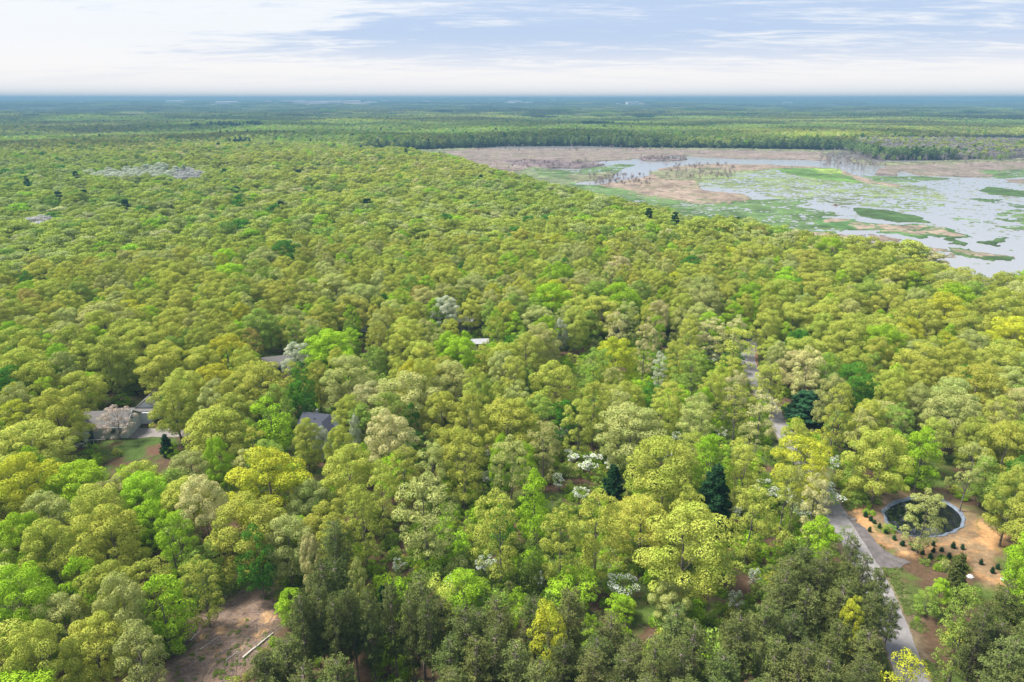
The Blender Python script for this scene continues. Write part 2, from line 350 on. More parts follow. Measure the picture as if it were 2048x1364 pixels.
def leaf_cards(rng, P, N, size, aspect=0.75, spread=0.55):
    """one bent kite-shaped leaf spray per point P, facing roughly along N"""
    n = len(P); N = N + rng.normal(0, spread, (n, 3)); N /= np.linalg.norm(N, axis=1)[:, None] + 1e-9
    A = rng.normal(0, 1, (n, 3)); A -= (A * N).sum(1)[:, None] * N; A /= np.linalg.norm(A, axis=1)[:, None] + 1e-9
    B = np.cross(N, A); s = (size * rng.uniform(0.6, 1.35, n))[:, None]; b = s * aspect
    droop = N * s * 0.22
    V = np.stack([P - A * s * 0.5, P + B * b * 0.5 - droop, P + A * s * 0.55, P - B * b * 0.5 - droop], 1).reshape(-1, 3)
    i = np.arange(n)[:, None] * 4
    return V, np.hstack([i, i + 1, i + 2]), np.hstack([i, i + 2, i + 3])

def sphere_pts(rng, C, r, n_each, zmin=-0.35, flat=0.8):
    """points over the outer side of lobes"""
    Ps, Ns = [], []
    for c, rr, k in zip(C, r, n_each):
        z = rng.uniform(zmin, 1, k); t = rng.uniform(0, 2 * math.pi, k); q = np.sqrt(1 - z * z)
        D = np.stack([q * np.cos(t), q * np.sin(t), z], 1)
        rad = rr * (1 - np.abs(rng.normal(0, 0.13, k)))
        Ps.append(c + D * rad[:, None] * (1, 1, flat)); Ns.append(D)
    return np.vstack(Ps), np.vstack(Ns)

def crown_lobes(rng, R, H, zb, n, rl, top_pow=1.0, irr=0.18, belly=0.42, zlow=-0.75):
    """lobe centres over an uneven egg-shaped crown between heights zb and H"""
    ph = rng.uniform(0, 6.28, 4); C = []; rr = []
    hc = H - zb; i = 0
    while len(C) < n and i < n * 30:
        i += 1
        z = rng.uniform(zlow, 1); t = rng.uniform(0, 6.283)
        w = 1 + irr * (math.sin(t + ph[0]) + 0.7 * math.sin(2 * t + ph[1]) + 0.6 * math.sin(3 * t + ph[2] + z * 2))
        q = math.sqrt(max(0, 1 - abs(z) ** (2 * top_pow)))
        r = rng.uniform(rl[0], rl[1]) * (1 if z > -0.2 else 0.85)
        depth = rng.choice([1.0, 1.0, 0.86, 0.6])
        zc_ = zb + hc * belly; zz = zc_ + (z * (H - zc_) if z > 0 else z * (zc_ - zb)) * (1 - 0.08 * rng.random())
        c = np.array([(R - r * 0.7) * q * w * depth * math.cos(t), (R - r * 0.7) * q * w * depth * math.sin(t), zz - r * 0.6])
        if any(np.linalg.norm(c - d) < 0.62 * (r + s) for d, s in zip(C, rr)): 
            if rng.random() < 0.93: continue
        C.append(c); rr.append(r)
    return np.array(C), np.array(rr)

def limbs(g, rng, C, H, zb, r0, trunk_top=0.72, nl=12, lean=0.25, sides=7, bottom=-0.25):
    top = np.array([rng.normal(0, lean), rng.normal(0, lean), H * trunk_top])
    tp = [np.array([0, 0, bottom]), np.array([rng.normal(0, .06), rng.normal(0, .06), H * 0.12]), top * (1, 1, 0) * 0.5 + (0, 0, H * 0.4), top]
    g.tube(tp, [r0 * 1.35, r0, r0 * 0.72, r0 * 0.25], sides)
    idx = rng.permutation(len(C))[:nl]
    for k in idx:
        c = C[k]; z0 = min(max(zb * 0.75, c[2] - H * rng.uniform(0.18, 0.34)), H * trunk_top * 0.95)
        s = top * (1, 1, 0) * (z0 / (H * trunk_top)) + (0, 0, z0)
        m = (s + c) / 2 + np.array([0, 0, -0.05 * H]) + rng.normal(0, 0.25, 3)
        rr = r0 * 0.34 * (1 - 0.5 * z0 / H)
        g.tube([s, m, c], [rr, rr * 0.65, rr * 0.2], 4)

PROTO = bpy.data.collections.new('tree_forms')           # source forms for the scattered masses; not in the scene itself
def proto_obj(name, me):
    o = bpy.data.objects.new(name, me); o.color = (0, 0, 0, 1); return o

def build_tree(seed, R=5.0, H=17.0, zb=5.0, nl=46, rl=(1.1, 1.9), leaf=0.42, cover=1.0, spread=0.36, mat=None, bark=None, r0=0.22, top_pow=1.0, irr=0.15, belly=0.42, nlimb=14, zlow=-0.75, aspect=0.75, flat=0.8, zmin=-0.35, trunk_top=0.72):
    rng = np.random.default_rng(seed)
    C, r = crown_lobes(rng, R, H, zb, nl, rl, top_pow, irr, belly, zlow)
    k = np.maximum(6, (cover * 2 * math.pi * r * r * 1.35 / (leaf * leaf * aspect * 0.55) * 0.55).astype(int))
    P, N = sphere_pts(rng, C, r, k, zmin, flat)
    V, T1, T2 = leaf_cards(rng, P, N, leaf, aspect, spread)
    g = Geo(); g.add(V, T=np.vstack([T1, T2]))
    crown = g.mesh('crown', [mat or M_LEAF])
    g2 = Geo(); limbs(g2, rng, C, H, zb, r0, nl=nlimb, trunk_top=trunk_top)
    trunk = g2.mesh('trunk', [bark or M_BARK], smooth=True)
    return dict(crown=crown, trunk=trunk, R=R, H=H, C=C, r=r)

def build_pine(seed, R=2.4, H=18.0, zb=9.0, whorls=16, per=6, tuft=0.55, dens=1.0, r0=0.17, cone=0.75, sides=7, up=0.15):
    """trunk with whorls of branches carrying needle tufts"""
    rng = np.random.default_rng(seed); P, N = [], []; g2 = Geo()
    top = np.array([rng.normal(0, .2), rng.normal(0, .2), H])
    g2.tube([(0, 0, -0.25), (0, 0, H * 0.4), top * (.6, .6, 0) + (0, 0, H * 0.75), top], [r0 * 1.3, r0, r0 * 0.6, 0.03], sides)
    for i in range(whorls):
        f = (i + rng.uniform(-.3, .3)) / whorls; f = min(max(f, 0), 1); z = zb + (H - zb) * f
        L0 = R * ((1 - f) ** cone * (0.55 + 0.45 * min(1, f * 5)) + 0.10)
        a0 = rng.uniform(0, 6.28)
        for j in range(per):
            if rng.random() < 0.12: continue
            a = a0 + 6.283 * j / per + rng.normal(0, .25); L = L0 * rng.uniform(0.65, 1.15)
            d = np.array([math.cos(a), math.sin(a), up + rng.normal(0, .10)])
            s = np.array([0, 0, z]) + top * (1, 1, 0) * f; e = s + d * L
            g2.tube([s, (s + e) / 2 + (0, 0, -0.04 * L), e], [0.035 + 0.012 * L, 0.03, 0.012], 3)
            nt = int(max(3, L * 13 * dens))
            t = rng.uniform(0.22, 1.06, nt) ** 0.75
            side = rng.normal(0, 0.20 + 0.13 * L, nt) * (0.45 + 0.55 * (1 - t)) 
            pr = np.array([-math.sin(a), math.cos(a), 0])
            p = s + d * (L * t)[:, None] + pr * side[:, None] + np.stack([0 * t, 0 * t, rng.normal(0.05, .16, nt)], 1)
            P.append(p); N.append(np.tile(d * 0.5 + (0, 0, .8), (nt, 1)))
    P = np.vstack(P); N = np.vstack(N)
    P = np.repeat(P, 3, 0) + rng.normal(0, 0.10, (len(P) * 3, 3)); N = np.repeat(N, 3, 0)
    V, T1, T2 = leaf_cards(rng, P, N, tuft, 0.36, 1.1)
    g = Geo(); g.add(V, T=np.vstack([T1, T2]))
    return dict(crown=g.mesh('crown', [M_NEEDLE]), trunk=g2.mesh('trunk', [M_PINEBARK], smooth=True), R=R, H=H)

def build_bare(seed, R=2.5, H=9.0, n=26, mat=None):
    rng = np.random.default_rng(seed); g = Geo(); top = np.array([rng.normal(0, .4), rng.normal(0, .4), H])
    g.tube([(0, 0, -0.6), top * (.4, .4, .5), top], [0.16, 0.10, 0.02], 5)
    for i in range(n):
        f = rng.uniform(0.25, 0.95); s = top * f; a = rng.uniform(0, 6.28); L = R * (1.15 - f) * rng.uniform(.6, 1.3) + .4
        e = s + np.array([math.cos(a), math.sin(a), rng.uniform(.5, 1.3)]) * L
        g.tube([s, (s + e) / 2 + rng.normal(0, .12, 3), e], [0.06, 0.035, 0.012], 3)
        for q in range(4):
            s2 = s + (e - s) * rng.uniform(.3, .95); e2 = s2 + rng.normal(0, .5, 3) * L * .6 + (0, 0, .4 * L * .5)
            g.tube([s2, e2], [0.03, 0.010], 3)
    return dict(trunk=g.mesh('trunk', [mat or M_DEADWOOD]), R=R, H=H)

# tree forms -----------------------------------------------------------------
OAK = [build_tree(10 + i, R=5.0, H=16, zb=2.6, nl=62 + 4 * (i % 3), rl=(0.8, 1.7), leaf=0.205, cover=0.95, irr=0.17, belly=[.45, .40, .5, .42][i % 4], top_pow=[1.0, 1.15, .9, 1.05][i % 4]) for i in range(7)]
TALL = [build_tree(40 + i, R=3.6, H=16, zb=1.6, nl=58, rl=(0.6, 1.25), leaf=0.20, cover=0.72, irr=0.18, belly=.52, top_pow=1.25, r0=.18, nlimb=18, zlow=-0.95) for i in range(5)]
MAPLE = [build_tree(60 + i, R=3.6, H=13, zb=1.2, nl=50, rl=(0.65, 1.35), leaf=0.24, cover=0.85, irr=0.14, belly=.36, top_pow=.95, r0=.17, spread=.45) for i in range(4)]
AIRY = [build_tree(80 + i, R=3.4, H=15, zb=5.0, nl=30, rl=(0.55, 1.15), leaf=0.20, cover=0.62, irr=0.25, belly=.5, r0=.16, nlimb=24, trunk_top=.8) for i in range(3)]
PINE = [build_pine(100 + i, R=[2.6, 2.4, 2.8, 2.5, 2.6][i], H=18, zb=[7.0, 8.5, 6.0, 7.6, 6.5][i], whorls=17, per=7, tuft=.28, dens=1.15, cone=.36) for i in range(5)]
WPINE = [build_pine(120 + i, R=3.6, H=14, zb=1.2, whorls=19, per=8, tuft=.55, dens=1.25, cone=[.55, .7][i], r0=.2, up=.12) for i in range(2)]
SPRUCE = [build_pine(130, R=1.9, H=8, zb=.5, whorls=16, per=8, tuft=.38, dens=1.6, cone=.85, r0=.12, up=.0)]
SEEDLING = [build_pine(135 + i, R=.42, H=1.3, zb=.08, whorls=8, per=7, tuft=.17, dens=3.0, cone=.9, r0=.03, sides=5, up=.1) for i in range(2)]
BUSH = [build_tree(140 + i, R=1.7, H=[2.6, 3.2, 2.3, 2.9][i], zb=.25, nl=20, rl=(.45, .8), leaf=.20, cover=.62, irr=.25, belly=.3, r0=.05, nlimb=8) for i in range(4)]
DOGWOOD = [build_tree(150 + i, R=2.0, H=4.2, zb=1.4, nl=20, rl=(.4, .7), leaf=.24, cover=.5, irr=.3, belly=.5, r0=.07, nlimb=10) for i in range(3)]
for i, d in enumerate(DOGWOOD):
    rng = np.random.default_rng(400 + i); sel = rng.random(len(d['C'])) < .75
    P, N = sphere_pts(rng, d['C'][sel], d['r'][sel] * 1.05, np.full(sel.sum(), 60), .05, .7)
    N = N * .3 + (0, 0, 1); V, T1, T2 = leaf_cards(rng, P, N, .15, .9, .4); g = Geo(); g.add(V, T=np.vstack([T1, T2])); d['blossom'] = g.mesh('blossom', [M_BLOSSOM])
BARE = [build_bare(170 + i) for i in range(4)]
GREYSHRUB = [build_bare(180 + i, R=2.2, H=3.2, n=30, mat=M_TWIG) for i in range(2)]
# the flowering tree beside the white house: an airy crown of buff-pink blossom
PINK = build_tree(190, R=4.4, H=9.5, zb=1.6, nl=44, rl=(.45, .95), leaf=.20, cover=.75, irr=.26, belly=.4, r0=.16, nlimb=34)
MID = [build_tree(200 + i, R=5.0, H=16, zb=5.0, nl=34, rl=(1.1, 2.0), leaf=.42, cover=.9, irr=.16, belly=.45, nlimb=4, zlow=-.5) for i in range(5)]
MIDPINE = [build_pine(220 + i, R=3.6, H=19, zb=3, whorls=11, per=6, tuft=1.2, dens=.4, cone=.8) for i in range(2)]
FARO = [build_tree(230 + i, R=5.0, H=16, zb=5.0, nl=17, rl=(1.6, 2.6), leaf=1.0, cover=.9, irr=.16, belly=.45, nlimb=0, zlow=-.3) for i in range(4)]
def patch_mesh(seed, size=70.0, tall=16.0):
    """a stand of very distant trees: many small crowns, each a cloud of leaf masses"""
    rng = np.random.default_rng(seed); Ps, Ns = [], []
    for gx in np.arange(-size / 2, size / 2, 8.5):
        for gy in np.arange(-size / 2, size / 2, 8.5):
            x, y = gx + rng.uniform(0, 7), gy + rng.uniform(0, 7); h = tall * rng.uniform(.72, 1.12); R = rng.uniform(3.6, 5.6); k = 16
            z = rng.uniform(-.1, 1, k); t = rng.uniform(0, 6.283, k); q = np.sqrt(1 - z * z)
            D = np.stack([q * np.cos(t), q * np.sin(t), z], 1)
            Ps.append(np.array([x, y, h * .62]) + D * (R, R, h * .38)); Ns.append(D)
    V, T1, T2 = leaf_cards(rng, np.vstack(Ps), np.vstack(Ns), 3.6, .9, .35)
    g = Geo(); g.add(V, T=np.vstack([T1, T2])); return g.mesh('stand', [M_LEAF])
PATCH = [patch_mesh(260 + i) for i in range(3)]

# joined forms for scattering
def joined(name, d):
    srcs = [d[k] for k in ('trunk', 'crown', 'blossom') if k in d]
    bm = bmesh.new(); me = bpy.data.meshes.new(name)
    for i, s in enumerate(srcs):
        n0 = len(bm.faces); bm.from_mesh(s); bm.faces.ensure_lookup_table()
        for f in bm.faces[n0:]: f.material_index = i
        me.materials.append(s.materials[0])
    bm.to_mesh(me); bm.free(); return me
FORMS = {}
_k = 0
def reg(kind, meshes):
    global _k
    FORMS[kind] = []
    for me in meshes:
        o = proto_obj('form_%03d' % _k, me); PROTO.objects.link(o); FORMS[kind].append(_k); _k += 1
for kd, lst in (('oak', OAK), ('tall', TALL), ('maple', MAPLE), ('airy', AIRY), ('pine', PINE), ('bush', BUSH), ('bare', BARE), ('greyshrub', GREYSHRUB), ('mid', MID), ('midpine', MIDPINE), ('far', FARO)):
    reg(kd, [joined(kd, d) for d in lst])
reg('patch', PATCH)
DIMS = dict(oak=(5, 16), tall=(3.6, 16), maple=(3.6, 13), airy=(3.4, 15), pine=(2.4, 18), wpine=(3.6, 14), spruce=(1.9, 8), seedling=(.42, 1.3), bush=(1.7, 2.8), dogwood=(2, 4.2), pink=(4.4, 9.5),
            bare=(2.5, 9), greyshrub=(2.2, 3.2), mid=(5, 16), midpine=(3, 19), far=(5, 16), patch=(1, 1))
LIBR = dict(oak=OAK, tall=TALL, maple=MAPLE, airy=AIRY, pine=PINE, wpine=WPINE, spruce=SPRUCE, seedling=SEEDLING, bush=BUSH, dogwood=DOGWOOD, pink=[PINK], bare=BARE)

_ng = None
def scatter_group():
    global _ng
    if _ng: return _ng
    ng = bpy.data.node_groups.new('scatter', 'GeometryNodeTree'); _ng = ng
    ng.interface.new_socket('Geometry', in_out='INPUT', socket_type='NodeSocketGeometry'); ng.interface.new_socket('Geometry', in_out='OUTPUT', socket_type='NodeSocketGeometry')
    N, L = ng.nodes, ng.links
    gi, go = N.new('NodeGroupInput'), N.new('NodeGroupOutput')
    ci = N.new('GeometryNodeCollectionInfo'); ci.inputs['Collection'].default_value = PROTO; ci.inputs['Separate Children'].default_value = True; ci.inputs['Reset Children'].default_value = True
    def na(name, typ):
        a = N.new('GeometryNodeInputNamedAttribute'); a.data_type = typ; a.inputs['Name'].default_value = name; return a.outputs[0]
    iop = N.new('GeometryNodeInstanceOnPoints'); iop.inputs['Pick Instance'].default_value = True
    m2p = N.new('GeometryNodeMeshToPoints'); L.new(gi.outputs[0], m2p.inputs[0]); L.new(m2p.outputs[0], iop.inputs['Points'])
    L.new(ci.outputs[0], iop.inputs['Instance']); L.new(na('form', 'INT'), iop.inputs['Instance Index'])
    e2r = N.new('FunctionNodeEulerToRotation'); L.new(na('rot', 'FLOAT_VECTOR'), e2r.inputs[0]); L.new(e2r.outputs[0], iop.inputs['Rotation'])
    L.new(na('scl', 'FLOAT_VECTOR'), iop.inputs['Scale']); L.new(iop.outputs[0], go.inputs[0]); return ng
def scatter(name, P, form, scl, tint, seed=0, **props):
    P = np.asarray(P, np.float32); n = len(P); rng = np.random.default_rng(seed)
    me = bpy.data.meshes.new(name); me.vertices.add(n); me.vertices.foreach_set('co', P.ravel())
    a = me.attributes.new('form', 'INT', 'POINT'); a.data.foreach_set('value', np.asarray(form, np.int32))
    rot = np.zeros((n, 3), np.float32); rot[:, 2] = rng.uniform(0, 6.283, n)
    for nm, d in (('rot', rot), ('scl', np.asarray(scl, np.float32)), ('tint', np.asarray(tint, np.float32))):
        a = me.attributes.new(nm, 'FLOAT_VECTOR', 'POINT'); a.data.foreach_set('vector', d.ravel())
    o = obj(name, me, **props); o.color = (0, 0, 0, 1); md = o.modifiers.new('scatter', 'NODES'); md.node_group = scatter_group(); return o

# ---------------------------------------------------------------- ground
def ground_colours(x, y):
    """kinds of ground near the camera: leaf litter, green growth, sand, mown lawn, cut-over soil"""
    P = np.stack([x, y], 1)
    w = np.stack([x + 2.2 * (fbm(x / 3.5, y / 3.5, 21, 3) - .5) * 2, y + 2.2 * (fbm(x / 3.5, y / 3.5, 31, 3) - .5) * 2], 1)
    f1 = fbm(x / 9, y / 9, 41); f2 = fbm(x / 2.2, y / 2.2, 51, 3); f3 = fbm(x / .9, y / .9, 61, 2)
    lit = np.array([0.110, 0.068, 0.042]); lit2 = np.array([0.062, 0.043, 0.026]); grn = np.array([0.075, 0.115, 0.024])
    C = lit[None] * (1 - f2)[:, None] + lit2[None] * f2[:, None]
    k = sstep(.46, .60, f1 * .6 + f2 * .4)[:, None]; C = C * (1 - k) + grn * k
    def put(poly, col, width=.8, amt=1.0):
        nonlocal C
        d = dist_poly(w, poly); s = np.where(inpoly(poly, w), d, -d); a = (sstep(-width, width, s) * amt)[:, None]; C = C * (1 - a) + np.asarray(col) * a
    sand = np.array([0.42, 0.245, 0.115]); sand2 = np.array([0.30, 0.20, 0.125]); tan = np.array([0.19, 0.135, 0.085])
    put(RIM, tan, 1.4, .85); fs = sstep(.42, .62, fbm(x / 3.2, y / 2.2, 45, 3))[:, None]; put(SAND, sand[None] * (1 - fs) + (sand2[None] * .75 + grn * .1) * fs, 1.3, .96)
    pd = np.abs(dist_poly(w, POND) - 2.3); gk = (sstep(1.0, .2, pd) * inpoly(RIM, w) * sstep(.42, .6, f1) * .8)[:, None]; C = C * (1 - gk) + grn * gk
    # roadside verge
    rd = dist_poly(w, ROAD, False); vk = (sstep(4.6, 2.4, rd) * .75)[:, None]; verge = np.array([0.20, 0.165, 0.105]) * (f2 * .8 + .5)[:, None]; C = C * (1 - vk) + verge * vk
    # cut-over clearing
    cut = np.array([0.150, 0.102, 0.075]); cut2 = np.array([0.235, 0.175, 0.135])
    put(CLEAR, cut[None] * (1 - f2)[:, None] + cut2[None] * f2[:, None], 1.6)
    for (a_, b_, r_) in ((482, 1240, 1.3), (448, 1258, 1.6), (532, 1236, 1.5), (527, 1262, 1.3), (418, 1308, 1.3), (428, 1324, 1.2), (400, 1276, 1.1), (487, 1290, .9)):
        q = at(a_, b_)[:2]; d = np.hypot(*(w - q).T); k = sstep(r_, r_ * .45, d)[:, None]; C = C * (1 - k) + np.array([.40, .26, .14]) * k
    put(LAWN, (0.060, 0.10, 0.022), .7); put(atp([(296, 890), (326, 888), (330, 905), (300, 912)]), (0.13, 0.072, 0.052), .9)
    mq = atp([(1500, 690), (1522, 712), (1530, 742), (1512, 742), (1504, 722)]); put(mq, (0.20, 0.11, 0.075), .8)
    return C * (.8 + .4 * f3)[:, None]
gx = np.arange(NEARX[0], NEARX[1] + .01, .55); gy = np.arange(NEARY[0], NEARY[1] + .01, .55)
GX, GY = np.meshgrid(gx, gy); X, Y = GX.ravel(), GY.ravel(); P2 = np.stack([X, Y], 1)
Z = 0.02 + .30 * (fbm(X / 5, Y / 5, 71, 3) - .5) + .14 * (fbm(X / 1.1, Y / 1.1, 77, 2) - .5)
kd = np.minimum(np.minimum(dist_poly(P2, ROAD, False) - 2.9, np.where(inpoly(TURN, P2), 0, dist_poly(P2, TURN))), np.where(inpoly(DRIVE, P2), 0, dist_poly(P2, DRIVE)))
Z = -0.02 + (Z + .02) * sstep(.3, 2.0, kd)
dp = dist_poly(P2, POND); ip = inpoly(POND, P2)
Z = np.where(ip, -.04 - 1.1 * sstep(0, 2.5, dp) - .15 * sstep(0, .4, dp), np.where(dp < 1.5, Z * sstep(.2, 1.5, dp) - .03, Z))
edge = np.minimum(np.minimum(X - gx[0], gx[-1] - X), np.minimum(Y - gy[0], gy[-1] - Y)); Z = Z * sstep(0, 4, edge) + .0 * edge
nx, ny = len(gx), len(gy); ii = (np.arange(ny - 1)[:, None] * nx + np.arange(nx - 1)[None]).ravel()
me = mesh_from('forest_floor', np.stack([X, Y, Z], 1), [np.stack([ii, ii + 1, ii + nx + 1, ii + nx], 1)], [M_GROUND], smooth=True)
set_soil(me, ground_colours(X, Y)); obj('ground', me, kind='structure')

ra = np.concatenate([np.linspace(0, 260, 40), 260 * (14500 / 260) ** (np.arange(1, 330) / 329.0)]); th = np.radians(np.linspace(-62, 62, 420))
RR, TT = np.meshgrid(ra, th, indexing='ij'); X = (RR * np.sin(TT)).ravel(); Y = (RR * np.cos(TT)).ravel() - 20; Z = height(X, Y)
inn = (X > NEARX[0] + 1) & (X < NEARX[1] - 1) & (Y > NEARY[0] + 1) & (Y < NEARY[1] - 1); Z = np.where(inn, -2.2, Z - .03)
a_, b_ = len(ra), len(th); ii = (np.arange(a_ - 1)[:, None] * b_ + np.arange(b_ - 1)[None]).ravel()
me = mesh_from('land', np.stack([X, Y, Z], 1), [np.stack([ii, ii + 1, ii + b_ + 1, ii + b_], 1)], [M_FARGROUND], smooth=True)
f = fbm(X / 400, Y / 400, 91)[:, None]; Cg = np.array([.065, .062, .032]) * (1 - f) + np.array([.06, .09, .028]) * f
far = sstep(8000, 12000, np.hypot(X, Y))[:, None]; Cg = Cg * (1 - far) + np.array([.07, .10, .045]) * far
pp = project(np.stack([X, Y, Z], 1))
for k, wf in enumerate(FIELDS):
    m_ = inpoly(wf, np.stack([X, Y], 1)); Cg[m_] = [(.36, .27, .20), (.30, .25, .16), (.20, .24, .10)][k % 3]
set_soil(me, Cg); obj('terrain', me, kind='structure')

# marsh water: one sheet under the reed beds
def flat_sheet(name, poly, z, mat, **props):
    bm = bmesh.new(); vs = [bm.verts.new((p[0], p[1], z)) for p in poly]; fc = bm.faces.new(vs)
    if fc.normal.z < 0: fc.normal_flip()
    bmesh.ops.triangulate(bm, faces=bm.faces[:]); me = bpy.data.meshes.new(name); bm.to_mesh(me); bm.free(); me.materials.append(mat); return obj(name, me, **props)
lo, hi = MARSH.min(0) - 20, MARSH.max(0) + 20
flat_sheet('water', [(lo[0], lo[1]), (hi[0], lo[1]), (hi[0], hi[1]), (lo[0], hi[1])], MARSH_Z, M_WATER, kind='structure')
lo2, hi2 = FAR_MARSH.min(0) - 10, FAR_MARSH.max(0) + 10
y2 = max(lo2[1], hi[1] + 5)
flat_sheet('far_water', [(lo2[0], y2), (hi2[0], y2), (hi2[0], hi2[1]), (lo2[0], hi2[1])], MARSH_Z, M_WATER, kind='structure')

BROWN, BROWN2, PURP, GRN, DGRN, LIME, MIXG = (.205, .165, .148), (.255, .20, .16), (.15, .12, .125), (.085, .145, .050), (.050, .095, .030), (.18, .26, .06), (.16, .17, .10)
# polygon, colour, density of cover, height of growth
MV = [
 ([(840, 300), (930, 310), (1060, 330), (1180, 352), (1230, 372), (1260, 400), (1180, 400), (1120, 385), (1000, 355), (880, 325)], (.135, .165, .085), .86, .5),
 ([(900, 306), (1010, 312), (1060, 326), (1040, 345), (960, 335)], BROWN, .9, .8),
 ([(1100, 350), (1400, 335), (1560, 338), (2300, 350), (2300, 480), (1900, 470), (1500, 460), (1250, 410)], (.15, .175, .105), .09, .12),
 ([(1130, 362), (1200, 372), (1300, 392), (1420, 410), (1560, 418), (1640, 436), (1700, 458), (1640, 470), (1540, 462), (1400, 440), (1200, 400)], GRN, .76, .2),
 ([(1400, 350), (1640, 345), (1850, 372), (1900, 400), (1840, 420), (1700, 412), (1560, 396), (1480, 384)], (.14, .18, .085), .42, .15),
 ([(740, 303), (870, 301), (1000, 295), (1178, 292), (1300, 297), (1480, 299), (1700, 303), (1700, 309), (1400, 304), (1178, 298), (990, 298), (891, 306), (760, 312)], (.14, .16, .09), 1, 2.2),
 ([(880, 304), (990, 297), (1178, 296), (1400, 301), (1649, 305), (1655, 321), (1485, 318), (1348, 312), (1264, 319), (1178, 323), (1007, 321), (919, 312)], BROWN, 1, .9),
 ([(1400, 305), (1560, 308), (1660, 316), (1560, 317), (1430, 311)], (.24, .19, .17), .8, 1.2),
 ([(1005, 322), (1090, 321), (1213, 329), (1180, 337), (1100, 338), (1030, 335)], PURP, 1, 1.8),
 ([(1275, 315), (1377, 319), (1350, 324), (1285, 322)], PURP, .9, 1.6),
 ([(1062, 337), (1150, 341), (1240, 328), (1275, 330), (1225, 350), (1160, 363), (1110, 358), (1075, 350)], GRN, .62, .25),
 ([(1130, 352), (1220, 345), (1225, 356), (1150, 366)], MIXG, .8, 1.0),
 ([(1290, 356), (1325, 334), (1400, 328), (1519, 329), (1600, 333), (1655, 336), (1540, 338), (1461, 349), (1400, 362), (1400, 392), (1300, 386), (1206, 375), (1196, 368), (1281, 357)], BROWN2, .9, .7),
 ([(1300, 345), (1420, 336), (1470, 345), (1420, 362), (1330, 362)], MIXG, .75, 1.2),
 ([(1348, 363), (1392, 379), (1485, 389), (1509, 404), (1461, 409), (1382, 407), (1270, 392), (1240, 380)], BROWN2, .92, .6),
 ([(1180, 374), (1250, 381), (1400, 410), (1519, 399), (1621, 396), (1587, 413), (1690, 427), (1638, 436), (1519, 434), (1348, 424), (1230, 404)], GRN, .72, .25),
 ([(1782, 331), (1900, 327), (1997, 324), (2300, 318), (2300, 338), (2048, 338), (1973, 355), (1843, 351), (1802, 341), (1789, 351), (1751, 350), (1758, 338)], BROWN, .93, .8),
 ([(1700, 318), (1800, 326), (1900, 322), (2100, 317), (2100, 323), (1900, 329), (1780, 333), (1700, 326)], MIXG, .7, 1.5),
 ([(1656, 348), (1690, 341), (1724, 355), (1802, 372), (1785, 374), (1690, 360)], BROWN2, 1, .6),
 ([(1539, 338), (1666, 336), (1690, 351), (1724, 366), (1656, 362), (1604, 353)], (.085, .165, .040), .93, .4),
 ([(1625, 336), (1680, 338), (1690, 348), (1640, 348)], LIME, .9, .4),
 ([(1382, 351), (1539, 340), (1604, 354), (1724, 368), (1826, 379), (1802, 396), (1669, 392), (1587, 372), (1492, 379), (1399, 373)], (.15, .20, .08), .58, .15),
 ([(1724, 352), (1843, 352), (1900, 357), (1840, 364), (1760, 366)], GRN, .75, .2),
 ([(1960, 342), (2040, 340), (2300, 345), (2300, 352), (1990, 356)], GRN, .8, .3), ([(2000, 358), (2100, 359), (2300, 362), (2300, 370), (2040, 369)], BROWN, .8, .5),
 ([(1720, 404), (1830, 396), (1895, 412), (1830, 424), (1744, 412)], (.13, .19, .07), .46, .15),
 ([(1703, 418), (1775, 420), (1833, 433), (1866, 446), (1792, 443), (1724, 431)], DGRN, 1, .3),
 ([(1960, 372), (2048, 382), (2200, 390), (2200, 398), (2048, 393), (1978, 388)], DGRN, .95, .3),
 ([(1930, 396), (1994, 398), (1994, 408), (1956, 404)], DGRN, .85, .2), ([(1998, 403), (2048, 410), (2200, 420), (2200, 426), (2048, 418), (2000, 408)], DGRN, .6, .2),
 ([(1985, 430), (2048, 420), (2300, 425), (2300, 450), (2048, 446), (2006, 442)], GRN, .7, .2), ([(1900, 438), (1985, 434), (1990, 444), (1930, 447)], GRN, .4, .1), ([(1985, 450), (2100, 446), (2100, 462), (2010, 458)], GRN, .55, .15),
 ([(1636, 436), (1710, 437), (1712, 444), (1751, 446), (1826, 448), (1874, 453), (1934, 470), (1914, 477), (1843, 480), (1792, 468), (1751, 465), (1748, 455), (1697, 458), (1640, 451)], (.06, .13, .04), 1, .25),
 ([(1645, 438), (1705, 439), (1700, 445), (1650, 448)], BROWN2, .9, .6), ([(1700, 447), (1748, 449), (1745, 455), (1705, 456)], BROWN2, .85, .6),
 ([(1752, 450), (1826, 451), (1870, 456), (1925, 470), (1900, 473), (1843, 474), (1800, 465), (1755, 461)], BROWN2, .9, .6),
 ([(1941, 482), (1985, 480), (2028, 478), (2020, 485), (1987, 492), (1960, 488)], DGRN, 1, .3), ([(1893, 480), (1912, 477), (1924, 494), (1897, 489)], DGRN, 1, .4),
 ([(1895, 495), (1929, 497), (2028, 513), (2020, 521), (1963, 517), (1905, 507)], DGRN, 1, .3), ([(1900, 497), (1929, 499), (2015, 512), (1963, 514), (1910, 505)], BROWN2, .95, .6),
 ([(1640, 465), (1740, 470), (1830, 487), (1900, 500), (1890, 530), (1700, 500), (1560, 470)], BROWN2, .6, .5),
]
gx = np.arange(-230, 780, 1.7); gy = np.arange(235, 1180, 1.9); GX, GY = np.meshgrid(gx, gy); X, Y = GX.ravel(), GY.ravel()
wx = X + 15 * (fbm(X / 24, Y / 24, 101, 5) - .5); wy = Y + 26 * (fbm(X / 24, Y / 24, 111, 5) - .5)
PW = np.stack([wx, wy], 1); insM = inpoly(MARSH, np.stack([X, Y], 1)) | (dist_poly(np.stack([X, Y], 1), MARSH) < 6)
